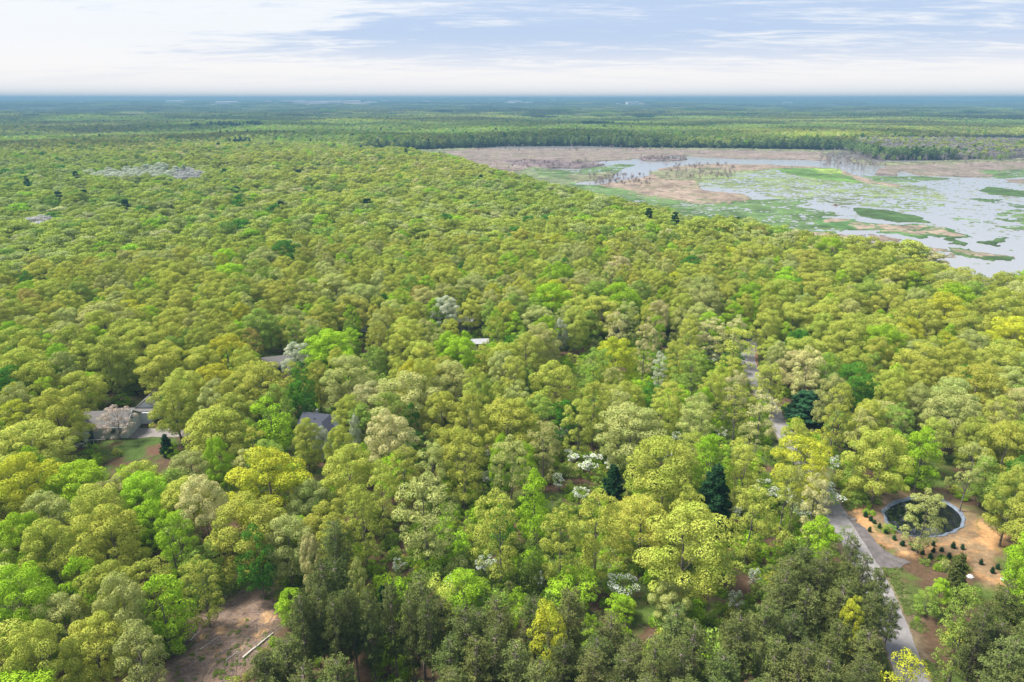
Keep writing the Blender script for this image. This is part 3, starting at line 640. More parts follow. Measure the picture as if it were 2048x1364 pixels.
spk = .40 * fbm(X / 17, Y / 12, 121, 3) + .24 * vnoise(X / 5, Y / 4, 127) + .36 * vnoise(X / 1.9, Y / 2.1, 131); rk = np.argsort(np.argsort(spk)) / len(spk)     # even spread 0..1
Z = np.full(len(X), MARSH_Z - .5); Cm = np.tile(np.array([.06, .06, .05]), (len(X), 1))
for px_poly, col, dens, hh in MV:
    ins = inpoly(atp(px_poly, MARSH_Z), PW) & (rk < dens) & insM
    Z[ins] = MARSH_Z + .12 + hh * (.45 + .75 * vnoise(X[ins] / 4.5, Y[ins] / 4.5, 141)); c = np.asarray(col); t = fbm(X[ins] / 14, Y[ins] / 14, 151, 3)[:, None]
    Cm[ins] = c * (.35 + 1.3 * t); g_ = (t[:, 0] > .60) & (c[0] > .2); sub = np.where(ins)[0][g_]; Cm[sub] = Cm[sub] * .4 + np.array([.085, .10, .05]) * .6
rivr = inpoly(atp([(1150, 369), (1155, 364), (1213, 359), (1247, 338), (1281, 327), (1366, 321.5), (1500, 319.5), (1640, 323), (1660, 326), (1640, 328.5), (1400, 327.5), (1305, 339), (1281, 356), (1225, 366), (1196, 371)], MARSH_Z), np.stack([X + (wx - X) * .3, Y + (wy - Y) * .3], 1)) | inpoly(atp([(1735, 326), (1745, 316), (1780, 314), (1782, 322), (1765, 327)], MARSH_Z), PW)
Z[rivr] = MARSH_Z - .5
loose = ~rivr & (rk > .955) & insM & (Z < MARSH_Z) & (fbm(X / 60, Y / 60, 161, 2) > .5); Z[loose] = MARSH_Z + .15; Cm[loose] = (.10, .15, .06)
nx, ny = len(gx), len(gy); ii = (np.arange(ny - 1)[:, None] * nx + np.arange(nx - 1)[None]).ravel(); Q = np.stack([ii, ii + 1, ii + nx + 1, ii + nx], 1)
Q = Q[(Z[Q] > MARSH_Z).any(1)]; usedv = np.unique(Q); rem = np.zeros(len(X), np.int64); rem[usedv] = np.arange(len(usedv))
me = mesh_from('marsh', np.stack([X, Y, Z], 1)[usedv], [rem[Q]], [M_MARSHVEG]); set_soil(me, Cm[usedv])
obj('marsh_growth', me, kind='stuff', label='brown reed beds and green floating plants of the marsh')
# the second, farther marsh strip
fm = atp([(1861, 277.5), (1963, 278.5), (2300, 279), (2300, 288), (2048, 287), (1980, 285), (1902, 281)], MARSH_Z)
flat_sheet('far_reeds', fm, MARSH_Z + .6, simple_mat('far_reed', (.30, .22, .17), (.42, .31, .24), .03, .95), kind='stuff', label='thin brown strip of reeds in the farther marsh at the right')

# ---------------------------------------------------------------- road, turnout, drive, pond
def strip(name, pts, width, z, mat, jitter=.12, **props):
    pts = np.asarray(pts); dense = []
    for i in range(len(pts) - 1):
        p0 = pts[max(i - 1, 0)]; p1 = pts[i]; p2 = pts[i + 1]; p3 = pts[min(i + 2, len(pts) - 1)]
        for t in np.arange(0, 1, .1): dense.append(.5 * (2 * p1 + (p2 - p0) * t + (2 * p0 - 5 * p1 + 4 * p2 - p3) * t * t + (3 * p1 - p0 - 3 * p2 + p3) * t ** 3))
    dense.append(pts[-1]); D = np.array(dense); T = np.gradient(D, axis=0); T /= np.linalg.norm(T, axis=1)[:, None]; Nn = np.stack([-T[:, 1], T[:, 0]], 1)
    V = []; cols = np.linspace(-1, 1, 7); rng = random.Random(5)
    for i in range(len(D)):
        for c in cols:
            w = width / 2 * c + (jitter * rng.uniform(-1, 1) if abs(c) == 1 else 0); q = D[i] + Nn[i] * w; V.append((q[0], q[1], z + .06 * (1 - c * c) - (.10 if abs(c) == 1 else 0)))
    k = len(cols); ii = (np.arange(len(D) - 1)[:, None] * k + np.arange(k - 1)[None]).ravel()
    me = mesh_from(name, V, [np.stack([ii, ii + 1, ii + k + 1, ii + k], 1)], [mat], smooth=True); return obj(name, me, **props)
strip('road', ROAD, 4.6, .05, M_ASPHALT, kind='structure')
def rough_patch(name, poly, z, mat, seed, amp=.25, **props):
    rng = random.Random(seed); n = len(poly); P = []
    for i in range(n):
        a, b = poly[i], poly[(i + 1) % n]; L = np.linalg.norm(b - a); m = max(1, int(L / .6))
        for k in range(m):
            q = a + (b - a) * k / m; P.append((q[0] + rng.uniform(-amp, amp), q[1] + rng.uniform(-amp, amp)))
    return flat_sheet(name, P, z, mat, **props)
rough_patch('gravel_turnout', TURN, .028, M_MILLINGS, 3, kind='structure')
rough_patch('driveway', DRIVE, .028, M_DRIVE, 4, .15, kind='structure')
# lined pond: rim of liner + dark water
pond = empty('lined_pond', (*POND.mean(0), 0), label='small round pond with a pale grey-blue liner rim and dark reflecting water', category='pond')
cx = POND.mean(0); n = 120; ang = np.linspace(0, 2 * math.pi, n, endpoint=False)
from_c = []
for a in ang:
    d = np.array([math.cos(a), math.sin(a)]); best = 0
    for i in range(len(POND)):
        p, q = POND[i] - cx, POND[(i + 1) % len(POND)] - cx; M_ = np.array([[d[0], -(q - p)[0]], [d[1], -(q - p)[1]]])
        if abs(np.linalg.det(M_)) < 1e-9: continue
        t, s = np.linalg.solve(M_, p)
        if t > 0 and 0 <= s <= 1: best = max(best, t)
    from_c.append(best)
from_c = np.array(from_c); from_c = (from_c + np.roll(from_c, 1) + np.roll(from_c, -1)) / 3
rng = np.random.default_rng(9); wob = rng.normal(0, .07, n) + .26 * np.sin(ang * 3 + 1) * np.sin(ang * 7) + .12 * np.sin(ang * 13 + 2); V = []
for fr, z, wv in ((.12, .05, .8), (.0, .08, .5), (-.30, -.08, .3), (-.75, -.34, .6), (-1.5, -.75, 0)):
    for i, a in enumerate(ang): r = from_c[i] + fr + wob[i] * max(wv, .35); V.append((r * math.cos(a), r * math.sin(a), z + .02 * wv * wob[i]))
Q = [(k * n + i, k * n + (i + 1) % n, (k + 1) * n + (i + 1) % n, (k + 1) * n + i) for k in range(4) for i in range(n)]
obj('liner', mesh_from('liner', V, [np.array(Q)[:, ::-1]], [M_LINER], smooth=True), pond)
V = [(0, 0, -.22)] + [((from_c[i] - .50) * math.cos(a), (from_c[i] - .50) * math.sin(a), -.22) for i, a in enumerate(ang)]
obj('pond_water', mesh_from('pond_water', V, [np.array([(0, 1 + i, 1 + (i + 1) % n) for i in range(n)])], [M_POND]), pond)

# ---------------------------------------------------------------- buildings near the camera
def gable_roof(g, x0, x1, y0, y1, ze, zr, over=.35, th=.18, axis='x'):
    """roof slab of real thickness, ridge along axis"""
    if axis == 'x':
        ym = (y0 + y1) / 2; sl = (zr - ze) / ((y1 - y0) / 2)
        for s, ya in ((-1, y0 - over), (1, y1 + over)):
            zz = ze - sl * over
            V = [(x0 - over, ya, zz), (x1 + over, ya, zz), (x1 + over, ym, zr), (x0 - over, ym, zr)]; V2 = [(a, b, c + th) for a, b, c in V]
            g.add(V + V2, [(0, 1, 2, 3), (4, 5, 6, 7), (0, 1, 5, 4), (1, 2, 6, 5), (2, 3, 7, 6), (3, 0, 4, 7)])
    else:
        xm = (x0 + x1) / 2; sl = (zr - ze) / ((x1 - x0) / 2)
        for s, xa in ((-1, x0 - over), (1, x1 + over)):
            zz = ze - sl * over
            V = [(xa, y0 - over, zz), (xa, y1 + over, zz), (xm, y1 + over, zr), (xm, y0 - over, zr)]; V2 = [(a, b, c + th) for a, b, c in V]
            g.add(V + V2, [(0, 1, 2, 3), (4, 5, 6, 7), (0, 1, 5, 4), (1, 2, 6, 5), (2, 3, 7, 6), (3, 0, 4, 7)])
def gable_walls(g, x0, x1, y0, y1, ze, zr, axis='x'):
    g.box(x0, x1, y0, y1, -.3, ze - .02)
    if axis == 'x':
        ym = (y0 + y1) / 2
        for x in (x0, x1 - .12): g.add([(x, y0, ze - .02), (x, y1, ze - .02), (x, ym, zr - .03), (x + .12, y0, ze - .02), (x + .12, y1, ze - .02), (x + .12, ym, zr - .03)], [(0, 1, 4, 3), (1, 2, 5, 4), (2, 0, 3, 5)], [(0, 2, 1), (3, 4, 5)])
    else:
        xm = (x0 + x1) / 2
        for y in (y0, y1 - .12): g.add([(x0, y, ze - .02), (x1, y, ze - .02), (xm, y, zr - .03), (x0, y + .12, ze - .02), (x1, y + .12, ze - .02), (xm, y + .12, zr - .03)], [(0, 1, 4, 3), (1, 2, 5, 4), (2, 0, 3, 5)], [(0, 2, 1), (3, 4, 5)])
def part(name, parent, mat, fn, smooth=False):
    g = Geo(); fn(g); return obj(name, g.mesh(name, [mat], smooth), parent)
def window(parent, x, y, z, w, h, face, frame=M_WHITE):
    """window with its glass pane, on a wall facing 'x' or '-y' """
    if face == '-y':
        f = part('window', parent, frame, lambda g: (g.box(x - w / 2 - .08, x + w / 2 + .08, y - .06, y + .02, z - .08, z), g.box(x - w / 2 - .08, x + w / 2 + .08, y - .06, y + .02, z + h, z + h + .08), g.box(x - w / 2 - .08, x - w / 2, y - .06, y + .02, z, z + h), g.box(x + w / 2, x + w / 2 + .08, y - .06, y + .02, z, z + h)))
        part('pane', f, M_GLASS, lambda g: g.box(x - w / 2, x + w / 2, y - .03, y - .005, z, z + h))
    else:
        f = part('window', parent, frame, lambda g: (g.box(x - .02, x + .06, y - w / 2 - .08, y + w / 2 + .08, z - .08, z), g.box(x - .02, x + .06, y - w / 2 - .08, y + w / 2 + .08, z + h, z + h + .08), g.box(x - .02, x + .06, y - w / 2 - .08, y - w / 2, z, z + h), g.box(x - .02, x + .06, y + w / 2, y + w / 2 + .08, z, z + h)))
        part('pane', f, M_GLASS, lambda g: g.box(x + .005, x + .03, y - w / 2, y + w / 2, z, z + h))

# house with the white gable wall: origin at the foot of its garage corner by the drive
o0 = at(256, 876, 0)
hA = empty('house', tuple(o0), R_(4), label='white-walled house with taupe shingle roofs beside the pinkish flowering tree', category='house')
def wallsA(g):
    gable_walls(g, -10.2, 0, 0.0, 7.2, 3.1, 5.4, 'x'); g.box(-8.0, 2.6, 7.25, 9.8, -.3, 3.0); gable_walls(g, -2.2, 3.4, 9.85, 17.5, 3.0, 5.2, 'y')
part('wall', hA, M_WHITE, wallsA)
rf = part('roof', hA, M_SHINGLE_G, lambda g: (gable_roof(g, -10.2, 0, 0, 7.2, 3.1, 5.4, axis='x'), g.box(-8.2, 2.8, 7.6, 10.1, 3.02, 3.2)))
part('gutter', rf, M_WHITE, lambda g: g.box(-10.5, .4, -.5, -.36, 2.9, 3.04))
part('roof', hA, M_SHINGLE_G, lambda g: gable_roof(g, -2.2, 3.4, 9.85, 17.5, 3.0, 5.2, axis='y'))
part('garage_door', hA, M_WHITE, lambda g: [g.box(.01, .07, 1.2 + .02, 6.0, .05 + .55 * k, .05 + .55 * k + .5) for k in range(4)])
part('fascia', hA, M_WHITE, lambda g: (g.add([(.36, -.35, 2.98), (.36, 3.6, 5.48), (.36, 3.6, 5.62), (.36, -.35, 3.14), (.42, -.35, 2.98), (.42, 3.6, 5.48), (.42, 3.6, 5.62), (.42, -.35, 3.14)], [(0, 1, 2, 3), (4, 7, 6, 5), (0, 4, 5, 1), (3, 2, 6, 7)]),
                                    g.add([(.36, 7.55, 2.98), (.36, 3.6, 5.48), (.36, 3.6, 5.62), (.36, 7.55, 3.14), (.42, 7.55, 2.98), (.42, 3.6, 5.48), (.42, 3.6, 5.62), (.42, 7.55, 3.14)], [(3, 2, 1, 0), (5, 6, 7, 4), (1, 5, 4, 0), (7, 6, 2, 3)])))
window(hA, -3.0, 0, 1.2, 1.2, 1.2, '-y'); window(hA, 0, 3.6, 3.4, .9, .8, 'x'); window(hA, 2.6, 8.5, 1.1, 1.0, 1.2, 'x')
sr = part('sunroom', hA, M_DARKDECK, lambda g: (g.box(-11.6, -7.6, -3.4, -.1, -.3, 2.1), g.box(-11.7, -7.5, -3.5, -.05, 2.1, 2.25)))
for i in range(2): part('pane', sr, M_METALROOF, lambda g: g.box(-11.0 + i * 1.5, -9.7 + i * 1.5, -2.7, -1.0, 2.252, 2.31))
part('porch_rail', sr, M_WHITE, lambda g: [g.box(-7.4 + k * .9, -7.34 + k * .9, -2.5, -2.44, -.2, 1.0) for k in range(5)] + [g.box(-7.4, -3.8, -2.5, -2.42, 1.0, 1.08)])

o1 = at(634, 890, 0)
hB = empty('house', tuple(o1), R_(-14), label='house sunk among oaks with a dark slate-blue roof and two white dishes behind it', category='house')
part('wall', hB, M_TANWALL, lambda g: (gable_walls(g, -6.0, 3.6, 3, 8.5, 3.1, 5.0, 'x'), g.box(-1.9, 3.6, -1.2, 4.5, -.3, 2.75)))
part('roof', hB, M_SHINGLE_B, lambda g: gable_roof(g, -6.0, 3.6, 3, 8.5, 3.1, 5.0, axis='x'))
def hip(g):
    x0, x1, y0, y1, ze, zr = -2.0, 3.6, -1.4, 5.6, 2.9, 5.2; xm = (x0 + x1) / 2
    V = [(x0, y0, ze), (x1, y0, ze), (xm, y0 + 2.9, zr), (xm, y1, zr), (x0, y1, ze), (x1, y1, ze)]; V2 = [(a, b, c - .16) for a, b, c in V]
    g.add(V + V2, [(1, 5, 3, 2), (0, 2, 3, 4), (7, 8, 9, 11), (6, 10, 9, 8), (0, 6, 7, 1), (1, 7, 11, 5), (4, 10, 6, 0)], [(0, 1, 2), (6, 8, 7)])
part('roof', hB, M_SHINGLE_B, hip)
part('chimney', hB, M_GREYROOF, lambda g: (g.box(-3.2, -2.8, 6.2, 6.7, 4.5, 5.6), g.box(-3.26, -2.74, 6.14, 6.76, 5.6, 5.7)))
window(hB, 1.0, -1.2, 1.1, 1.1, 1.2, '-y', M_WHITE); window(hB, -4.2, 3.0, 1.1, 1.1, 1.2, '-y', M_WHITE)
for i, (a, b) in enumerate(((621, 835), (630, 839))):
    q = at(a, b, 4.0)
    d = empty('satellite_dish', (q[0], q[1], 3.9), 0, label=['white dish behind the slate-blue roof, the left of two', 'white dish behind the slate-blue roof, the right of two'][i], category='dish', group='white dishes behind the dark roof')
    part('mast', d, M_GREYROOF, lambda g: g.tube([(0, 0, -4.0), (0, 0, 0), (0, -.1, .25)], [.05, .05, .05], 8))
    def dish(g):
        V = [(0, -.12, .3)]; m = 16
        for rr, dd in ((.22, .02), (.42, .10)):
            for k in range(m): t = 6.283 * k / m; V.append((rr * math.cos(t), -.12 - dd - .06 + .3 * 0, .3 + rr * math.sin(t)))
        g.add(V, [(1 + k, 1 + (k + 1) % m, 1 + m + (k + 1) % m, 1 + m + k) for k in range(m)], [(0, 1 + (k + 1) % m, 1 + k) for k in range(m)])
    part('reflector', d, M_WHITE, dish)
def small_house(px, py, w, dpt, ze, zr, roofm, wallm, label, rz=0, cat='house', z0=0, axis='x', name='cottage'):
    q = at(px, py, ze + .5 + z0)
    h = empty(name, (q[0], q[1], z0), R_(rz), label=label, category=cat)
    part('wall', h, wallm, lambda g: gable_walls(g, -w / 2, w / 2, -dpt / 2, dpt / 2, ze, zr, axis)); part('roof', h, roofm, lambda g: gable_roof(g, -w / 2, w / 2, -dpt / 2, dpt / 2, ze, zr, axis=axis))
    window(h, -w / 5, -dpt / 2, 1.1, 1.0, 1.1, '-y'); window(h, w / 4, -dpt / 2, 1.1, 1.0, 1.1, '-y')
    part('door', h, M_DARKDECK, lambda g: g.box(-.1, .8, -dpt / 2 - .05, -dpt / 2 + .02, 0, 2.1)); return h
small_house(555, 721, 8, 6, 2.8, 4.6, M_SHINGLE_G, M_TANWALL, 'brownish roof glimpsed through the gap left of the pale silvery tree', 20)
small_house(960, 680, 5.0, 4, 2.4, 3.2, M_GREYROOF, M_WHITE, 'pale grey roof just showing over the crowns near the middle', 5)
small_house(934, 638, 4.5, 4, 2.6, 4.0, M_GREYROOF, M_TANWALL, 'small whitish roof glimpsed in the dark gap beside a pale green crown', -12, name='cabin', cat='cabin')
small_house(2010, 829, 8, 6, 2.8, 4.4, M_METALROOF, M_WHITE, 'pale roof glimpsed between crowns at the right margin beyond the pond', 10)
small_house(988, 531, 9, 6, 2.8, 4.4, M_GREYROOF, M_WHITE, 'small house in the dark hollow of the far canopy above the middle', -8)
def van(px, py, label, rz):
    q = at(px, py, .8); v_ = empty('parked_van', (q[0], q[1], 0), R_(rz), label=label, category='van')
    def body(g):
        prof = [(-2.4, .35), (2.4, .35), (2.4, 1.0), (1.6, 1.15), (1.05, 1.85), (-2.3, 1.95), (-2.4, 1.8)]
        V = [(x, y, z) for y in (-.92, .92) for x, z in prof]; m = len(prof)
        g.add(V, [(k, (k + 1) % m, m + (k + 1) % m, m + k) for k in range(m)], [(0, k, k + 1) for k in range(1, m - 1)] + [(m, m + k + 1, m + k) for k in range(1, m - 1)])
    part('body', v_, M_WHITE, body)
    part('windscreen', v_, M_GLASS, lambda g: g.add([(1.57, -.8, 1.2), (1.57, .8, 1.2), (1.10, .75, 1.82), (1.10, -.75, 1.82), (1.60, -.8, 1.2), (1.60, .8, 1.2), (1.13, .75, 1.82), (1.13, -.75, 1.82)], [(4, 5, 6, 7), (0, 3, 2, 1)]))
    for sx in (-1.5, 1.5):
        for sy in (-.86, .86): part('wheel', v_, M_DARKDECK, lambda g: g.tube([(sx, sy - .12, .34), (sx, sy + .12, .34)], [.34, .34], 12))
van(671, 657, 'white parked van glimpsed through crowns above the lime-yellow oak, left one', 25); van(728, 660, 'white parked van glimpsed through crowns, right of the other white van', -10)

# far buildings of the town on the plain
FB = [(589, 205.5, 46), (602, 206, 26), (630, 205.5, 44), (650, 206, 20), (672, 206, 24), (680, 204.5, 22), (705, 205, 30), (733, 206, 14), (745, 206, 16), (536, 204.5, 14), (565, 204, 14), (415, 205.5, 14), (443, 206, 14), (455, 207.5, 40), (470, 207.5, 20), (350, 205, 30),
      (365, 204, 30), (160, 206, 14), (835, 200.5, 8), (852, 204.8, 14), (905, 199, 10), (985, 199, 14), (1000, 199, 18), (1008, 195.5, 16), (1022, 206, 12), (1030, 205.5, 26), (1018, 204.5, 8), (1045, 205.4, 8), (1055, 204.5, 6), (1062, 197.5, 12), (1105, 199.5, 10), (1128, 198.8, 8),
      (1265, 207.6, 24), (1274, 206.3, 6), (1236, 208.2, 6), (846, 220, 7), (790, 203, 12), (770, 204.5, 18), (1480, 199.5, 7), (1575, 207.5, 16), (1590, 206, 10), (1470, 203, 6), (30, 204, 10), (880, 198, 10), (955, 200, 8), (1085, 198, 9)]
RANK = ['first', 'second', 'third'] + ['%d%s' % (k, {1: 'st', 2: 'nd', 3: 'rd'}.get(k % 10 if k // 10 != 1 else 0, 'th')) for k in range(4, 99)]
rngb = random.Random(77); side_w = ['tan', 'white', 'pale grey']
for i, (px, py, w) in enumerate(FB):
    q = ray_ground(px, py + .6, 3.0); z0 = float(height(q[:1], q[1:])[0]); dep = q[1]; width = w * dep / F_PX * .95; hgt = min(24, max(11, width * .24)); gz = float(height(np.array([q[0]]), np.array([q[1]]))[0])
    zz = max(z0, gz)
    h = empty('warehouse', (q[0], q[1], gz), R_(rngb.uniform(-8, 8)), category='building', group='pale buildings of the distant town')
    pos = 'left of' if px < 730 else 'around'
    near = min(((b[0], b) for b in FB if b is not FB[i]), key=lambda b: abs(b[0] - px))
    h['label'] = 'distant %s %s building, %s from the left along the town skyline' % ('long low' if w > 22 else ('small' if w < 11 else 'mid-sized'), ['white', 'pale grey', 'white'][i % 3], RANK[sorted(range(len(FB)), key=lambda k: FB[k][0]).index(i)])
    top = zz - gz + hgt; dp_ = width * .6
    part('wall', h, [M_FARWHITE, M_WHITE, M_FARWHITE][i % 3] if i % 9 else M_WARM, lambda g: gable_walls(g, -width / 2, width / 2, -dp_ / 2, dp_ / 2, top - 2, top, 'x'))
    part('roof', h, [M_FARWHITE, M_FARWHITE, M_METALROOF][i % 3], lambda g: gable_roof(g, -width / 2, width / 2, -dp_ / 2, dp_ / 2, top - 2, top, .4, .4))

# ---------------------------------------------------------------- trees
PAL = {  # name -> leaf colour
 'yellow-green': (.282, .316, .054), 'olive-gold': (.285, .305, .050), 'sage-green': (.285, .312, .098), 'bright lime': (.220, .350, .022), 'fresh green': (.182, .262, .045),
 'buff-cream': (.390, .375, .165), 'deep green': (.060, .165, .018), 'golden yellow': (.335, .355, .032), 'silvery': (.36, .39, .29), 'rusty olive': (.29, .262, .070),
 'dark green': (.024, .066, .024), 'grey-green': (.118, .145, .042), 'blue-green': (.040, .110, .048), 'olive-dark': (.10, .115, .03), 'pinkish buff': (.42, .35, .31)}
PN = list(PAL)
def pick_tint(x, y, rng, bushy=False):
    """neighbouring trees tend to the same kind, with strays"""
    a = fbm(np.array([x / 38.]), np.array([y / 38.]), 201, 2)[0]; b = rng.random()
    if bushy: names, w = ['bright lime', 'fresh green', 'yellow-green', 'sage-green'], [.4, .33, .19, .08]
    elif a < .44: names, w = ['yellow-green', 'sage-green', 'buff-cream', 'fresh green', 'bright lime', 'olive-gold', 'deep green'], [.46, .26, .06, .07, .06, .07, .02]
    elif a < .56: names, w = ['yellow-green', 'olive-gold', 'sage-green', 'fresh green', 'bright lime', 'rusty olive', 'deep green', 'golden yellow'], [.50, .09, .20, .08, .06, .02, .02, .03]
    else: names, w = ['yellow-green', 'olive-gold', 'golden yellow', 'sage-green', 'bright lime', 'rusty olive', 'fresh green'], [.50, .13, .05, .20, .06, .01, .05]
    k = rng.choice(len(names), p=np.array(w) / sum(w)); c = np.array(PAL[names[k]]) * rng.uniform(.80, 1.14) * rng.uniform(.95, 1.05, 3); return names[k], c

class Tree:
    __slots__ = ('x', 'y', 'R', 'H', 'kind', 'tname', 'tint', 'hero', 'label', 'z', 'rz', 'var', 'px', 'py', 'size')
    def __init__(s, x, y, R, H, kind, tname, tint, hero=False, label=None, z=0.0):
        s.x, s.y, s.R, s.H, s.kind, s.tname, s.tint, s.hero, s.label, s.z = x, y, R, H, kind, tname, tint, hero, label, z
        s.rz = (x * 7.3 + y * 3.1) % 6.283; s.var = int(abs(x * 13 + y * 29))
trees = []; rng = np.random.default_rng(2024)
def hero(px, py, wpx, H, kind, tname, label=None, frac=.6, jit=True):
    q = at(px, py, H * frac); d = q[1] * CP - (H * frac - CAM_H) * SP; R = wpx / 2 * d / F_PX
    c = np.array(PAL[tname]) * (rng.uniform(.94, 1.08) if jit else 1)
    trees.append(Tree(q[0], q[1], R, H, kind, tname, c, True, label)); return trees[-1]
HER = [
 (225, 1085, 135, 17, 'oak', 'olive-gold'), (55, 975, 135, 17, 'oak', 'golden yellow'), (40, 1215, 140, 17, 'oak', 'bright lime'), (105, 1105, 110, 16, 'oak', 'yellow-green'), (408, 1015, 100, 17, 'oak', 'buff-cream'),
 (540, 965, 165, 18, 'oak', 'golden yellow'), (440, 928, 60, 16, 'oak', 'bright lime'), (345, 1085, 75, 16, 'tall', 'bright lime'), (322, 1215, 105, 14, 'maple', 'bright lime'), (250, 1225, 110, 17, 'oak', 'sage-green'),
 (90, 1325, 130, 17, 'oak', 'yellow-green'), (515, 1110, 70, 14, 'maple', 'deep green'), (405, 1170, 75, 13, 'tall', 'yellow-green'), (580, 1205, 58, 6.5, 'maple', 'bright lime'), (622, 1125, 48, 14, 'oak', 'buff-cream'), (720, 1185, 42, 16, 'tall', 'sage-green'),
 (700, 955, 110, 17, 'oak', 'yellow-green'), (850, 1020, 110, 18, 'tall', 'sage-green'), (1000, 1060, 95, 18, 'tall', 'yellow-green'), (1070, 1000, 72, 16, 'maple', 'bright lime'), (1066, 1112, 48, 8, 'maple', 'fresh green'), (1122, 1080, 75, 17, 'tall', 'yellow-green'),
 (1195, 1055, 100, 18, 'tall', 'olive-gold'), (1372, 1090, 190, 18, 'oak', 'yellow-green'), (1330, 945, 150, 18, 'oak', 'yellow-green'), (1262, 865, 140, 17, 'oak', 'sage-green'), (1345, 1195, 80, 9, 'oak', 'sage-green'), (1150, 1170, 105, 6.5, 'maple', 'bright lime'),
 (925, 1168, 85, 7, 'maple', 'bright lime'), (1243, 1212, 62, 5, 'maple', 'bright lime'), (1095, 1300, 85, 18, 'tall', 'golden yellow'), (775, 1312, 90, 8, 'maple', 'bright lime'), (1762, 915, 118, 17, 'oak', 'yellow-green'), (1846, 905, 72, 15, 'maple', 'bright lime'),
 (1600, 925, 95, 15, 'tall', 'golden yellow'), (1540, 770, 62, 15, 'tall', 'yellow-green'), (1590, 985, 40, 14, 'tall', 'sage-green'), (1535, 655, 60, 16, 'oak', 'yellow-green'), (1592, 892, 70, 15, 'oak', 'yellow-green'), (1622, 958, 62, 13, 'tall', 'golden yellow'), (1530, 765, 50, 14, 'tall', 'sage-green'),
 (1722, 1160, 52, 15, 'pine', 'grey-green'), (1750, 1185, 50, 14, 'pine', 'grey-green'), (1738, 1235, 52, 15, 'pine', 'grey-green'), (1700, 1120, 46, 14, 'pine', 'grey-green'), (1782, 1236, 40, 11, 'pine', 'grey-green'),
 (606, 1255, 60, 18, 'pine', 'grey-green'), (640, 1238, 58, 18, 'pine', 'grey-green'), (672, 1256, 56, 18, 'pine', 'grey-green'), (706, 1243, 56, 18, 'pine', 'grey-green'), (742, 1250, 54, 18, 'pine', 'grey-green'), (786, 1235, 58, 18, 'pine', 'grey-green'), (822, 1250, 56, 18, 'pine', 'grey-green'), (862, 1262, 58, 18, 'pine', 'grey-green'),
 (612, 880, 62, 13, 'oak', 'yellow-green'), (680, 898, 60, 14, 'oak', 'yellow-green'), (1520, 832, 68, 17, 'airy', 'buff-cream'), (1502, 1035, 85, 15, 'tall', 'yellow-green'), (1630, 1005, 60, 15, 'tall', 'buff-cream'), (1572, 985, 60, 14, 'airy', 'yellow-green'),
 (1852, 1030, 70, 13, 'tall', 'sage-green'), (1700, 1270, 50, 16, 'tall', 'golden yellow'), (1800, 1392, 105, 16, 'airy', 'golden yellow'), (662, 702, 108, 16, 'oak', 'bright lime'), (292, 590, 62, 16, 'maple', 'bright lime'), (540, 845, 92, 15, 'maple', 'bright lime'),
 (885, 832, 85, 16, 'oak', 'olive-gold'), (822, 848, 40, 14, 'maple', 'deep green'), (745, 722, 55, 13, 'maple', 'fresh green'), (606, 775, 52, 17, 'maple', 'deep green'), (525, 770, 125, 16, 'oak', 'olive-gold'), (1112, 592, 62, 16, 'oak', 'golden yellow'),
 (1030, 655, 52, 13, 'maple', 'bright lime'), (872, 622, 50, 13, 'maple', 'bright lime'), (925, 715, 78, 16, 'oak', 'bright lime'), (350, 812, 100, 17, 'oak', 'yellow-green'), (290, 695, 92, 16, 'oak', 'yellow-green'), (330, 735, 110, 17, 'oak', 'olive-gold'),
 (1470, 700, 88, 17, 'airy', 'yellow-green'), (1640, 905, 60, 14, 'airy', 'golden yellow'), (695, 762, 105, 17, 'oak', 'sage-green'), (435, 870, 130, 17, 'oak', 'yellow-green'), (115, 830, 110, 17, 'oak', 'olive-gold'), (775, 880, 100, 17, 'oak', 'buff-cream'),
 (1015, 850, 120, 17, 'oak', 'olive-gold'), (1100, 775, 110, 17, 'oak', 'yellow-green'), (1385, 745, 70, 15, 'tall', 'fresh green'), (1585, 640, 80, 16, 'oak', 'yellow-green'), (1690, 680, 90, 17, 'oak', 'yellow-green'), (520, 660, 90, 17, 'oak', 'fresh green'),
 (2025, 1000, 80, 16, 'oak', 'yellow-green'), (1905, 835, 110, 17, 'oak', 'sage-green'), (1940, 940, 60, 15, 'airy', 'sage-green'), (2010, 900, 90, 17, 'oak', 'olive-gold'), (1880, 1178, 42, 5.5, 'maple', 'bright lime'), (1855, 1195, 50, 5, 'maple', 'fresh green'),
]
for h in HER: hero(*h, frac=.72 if h[4] == 'pine' else .6)
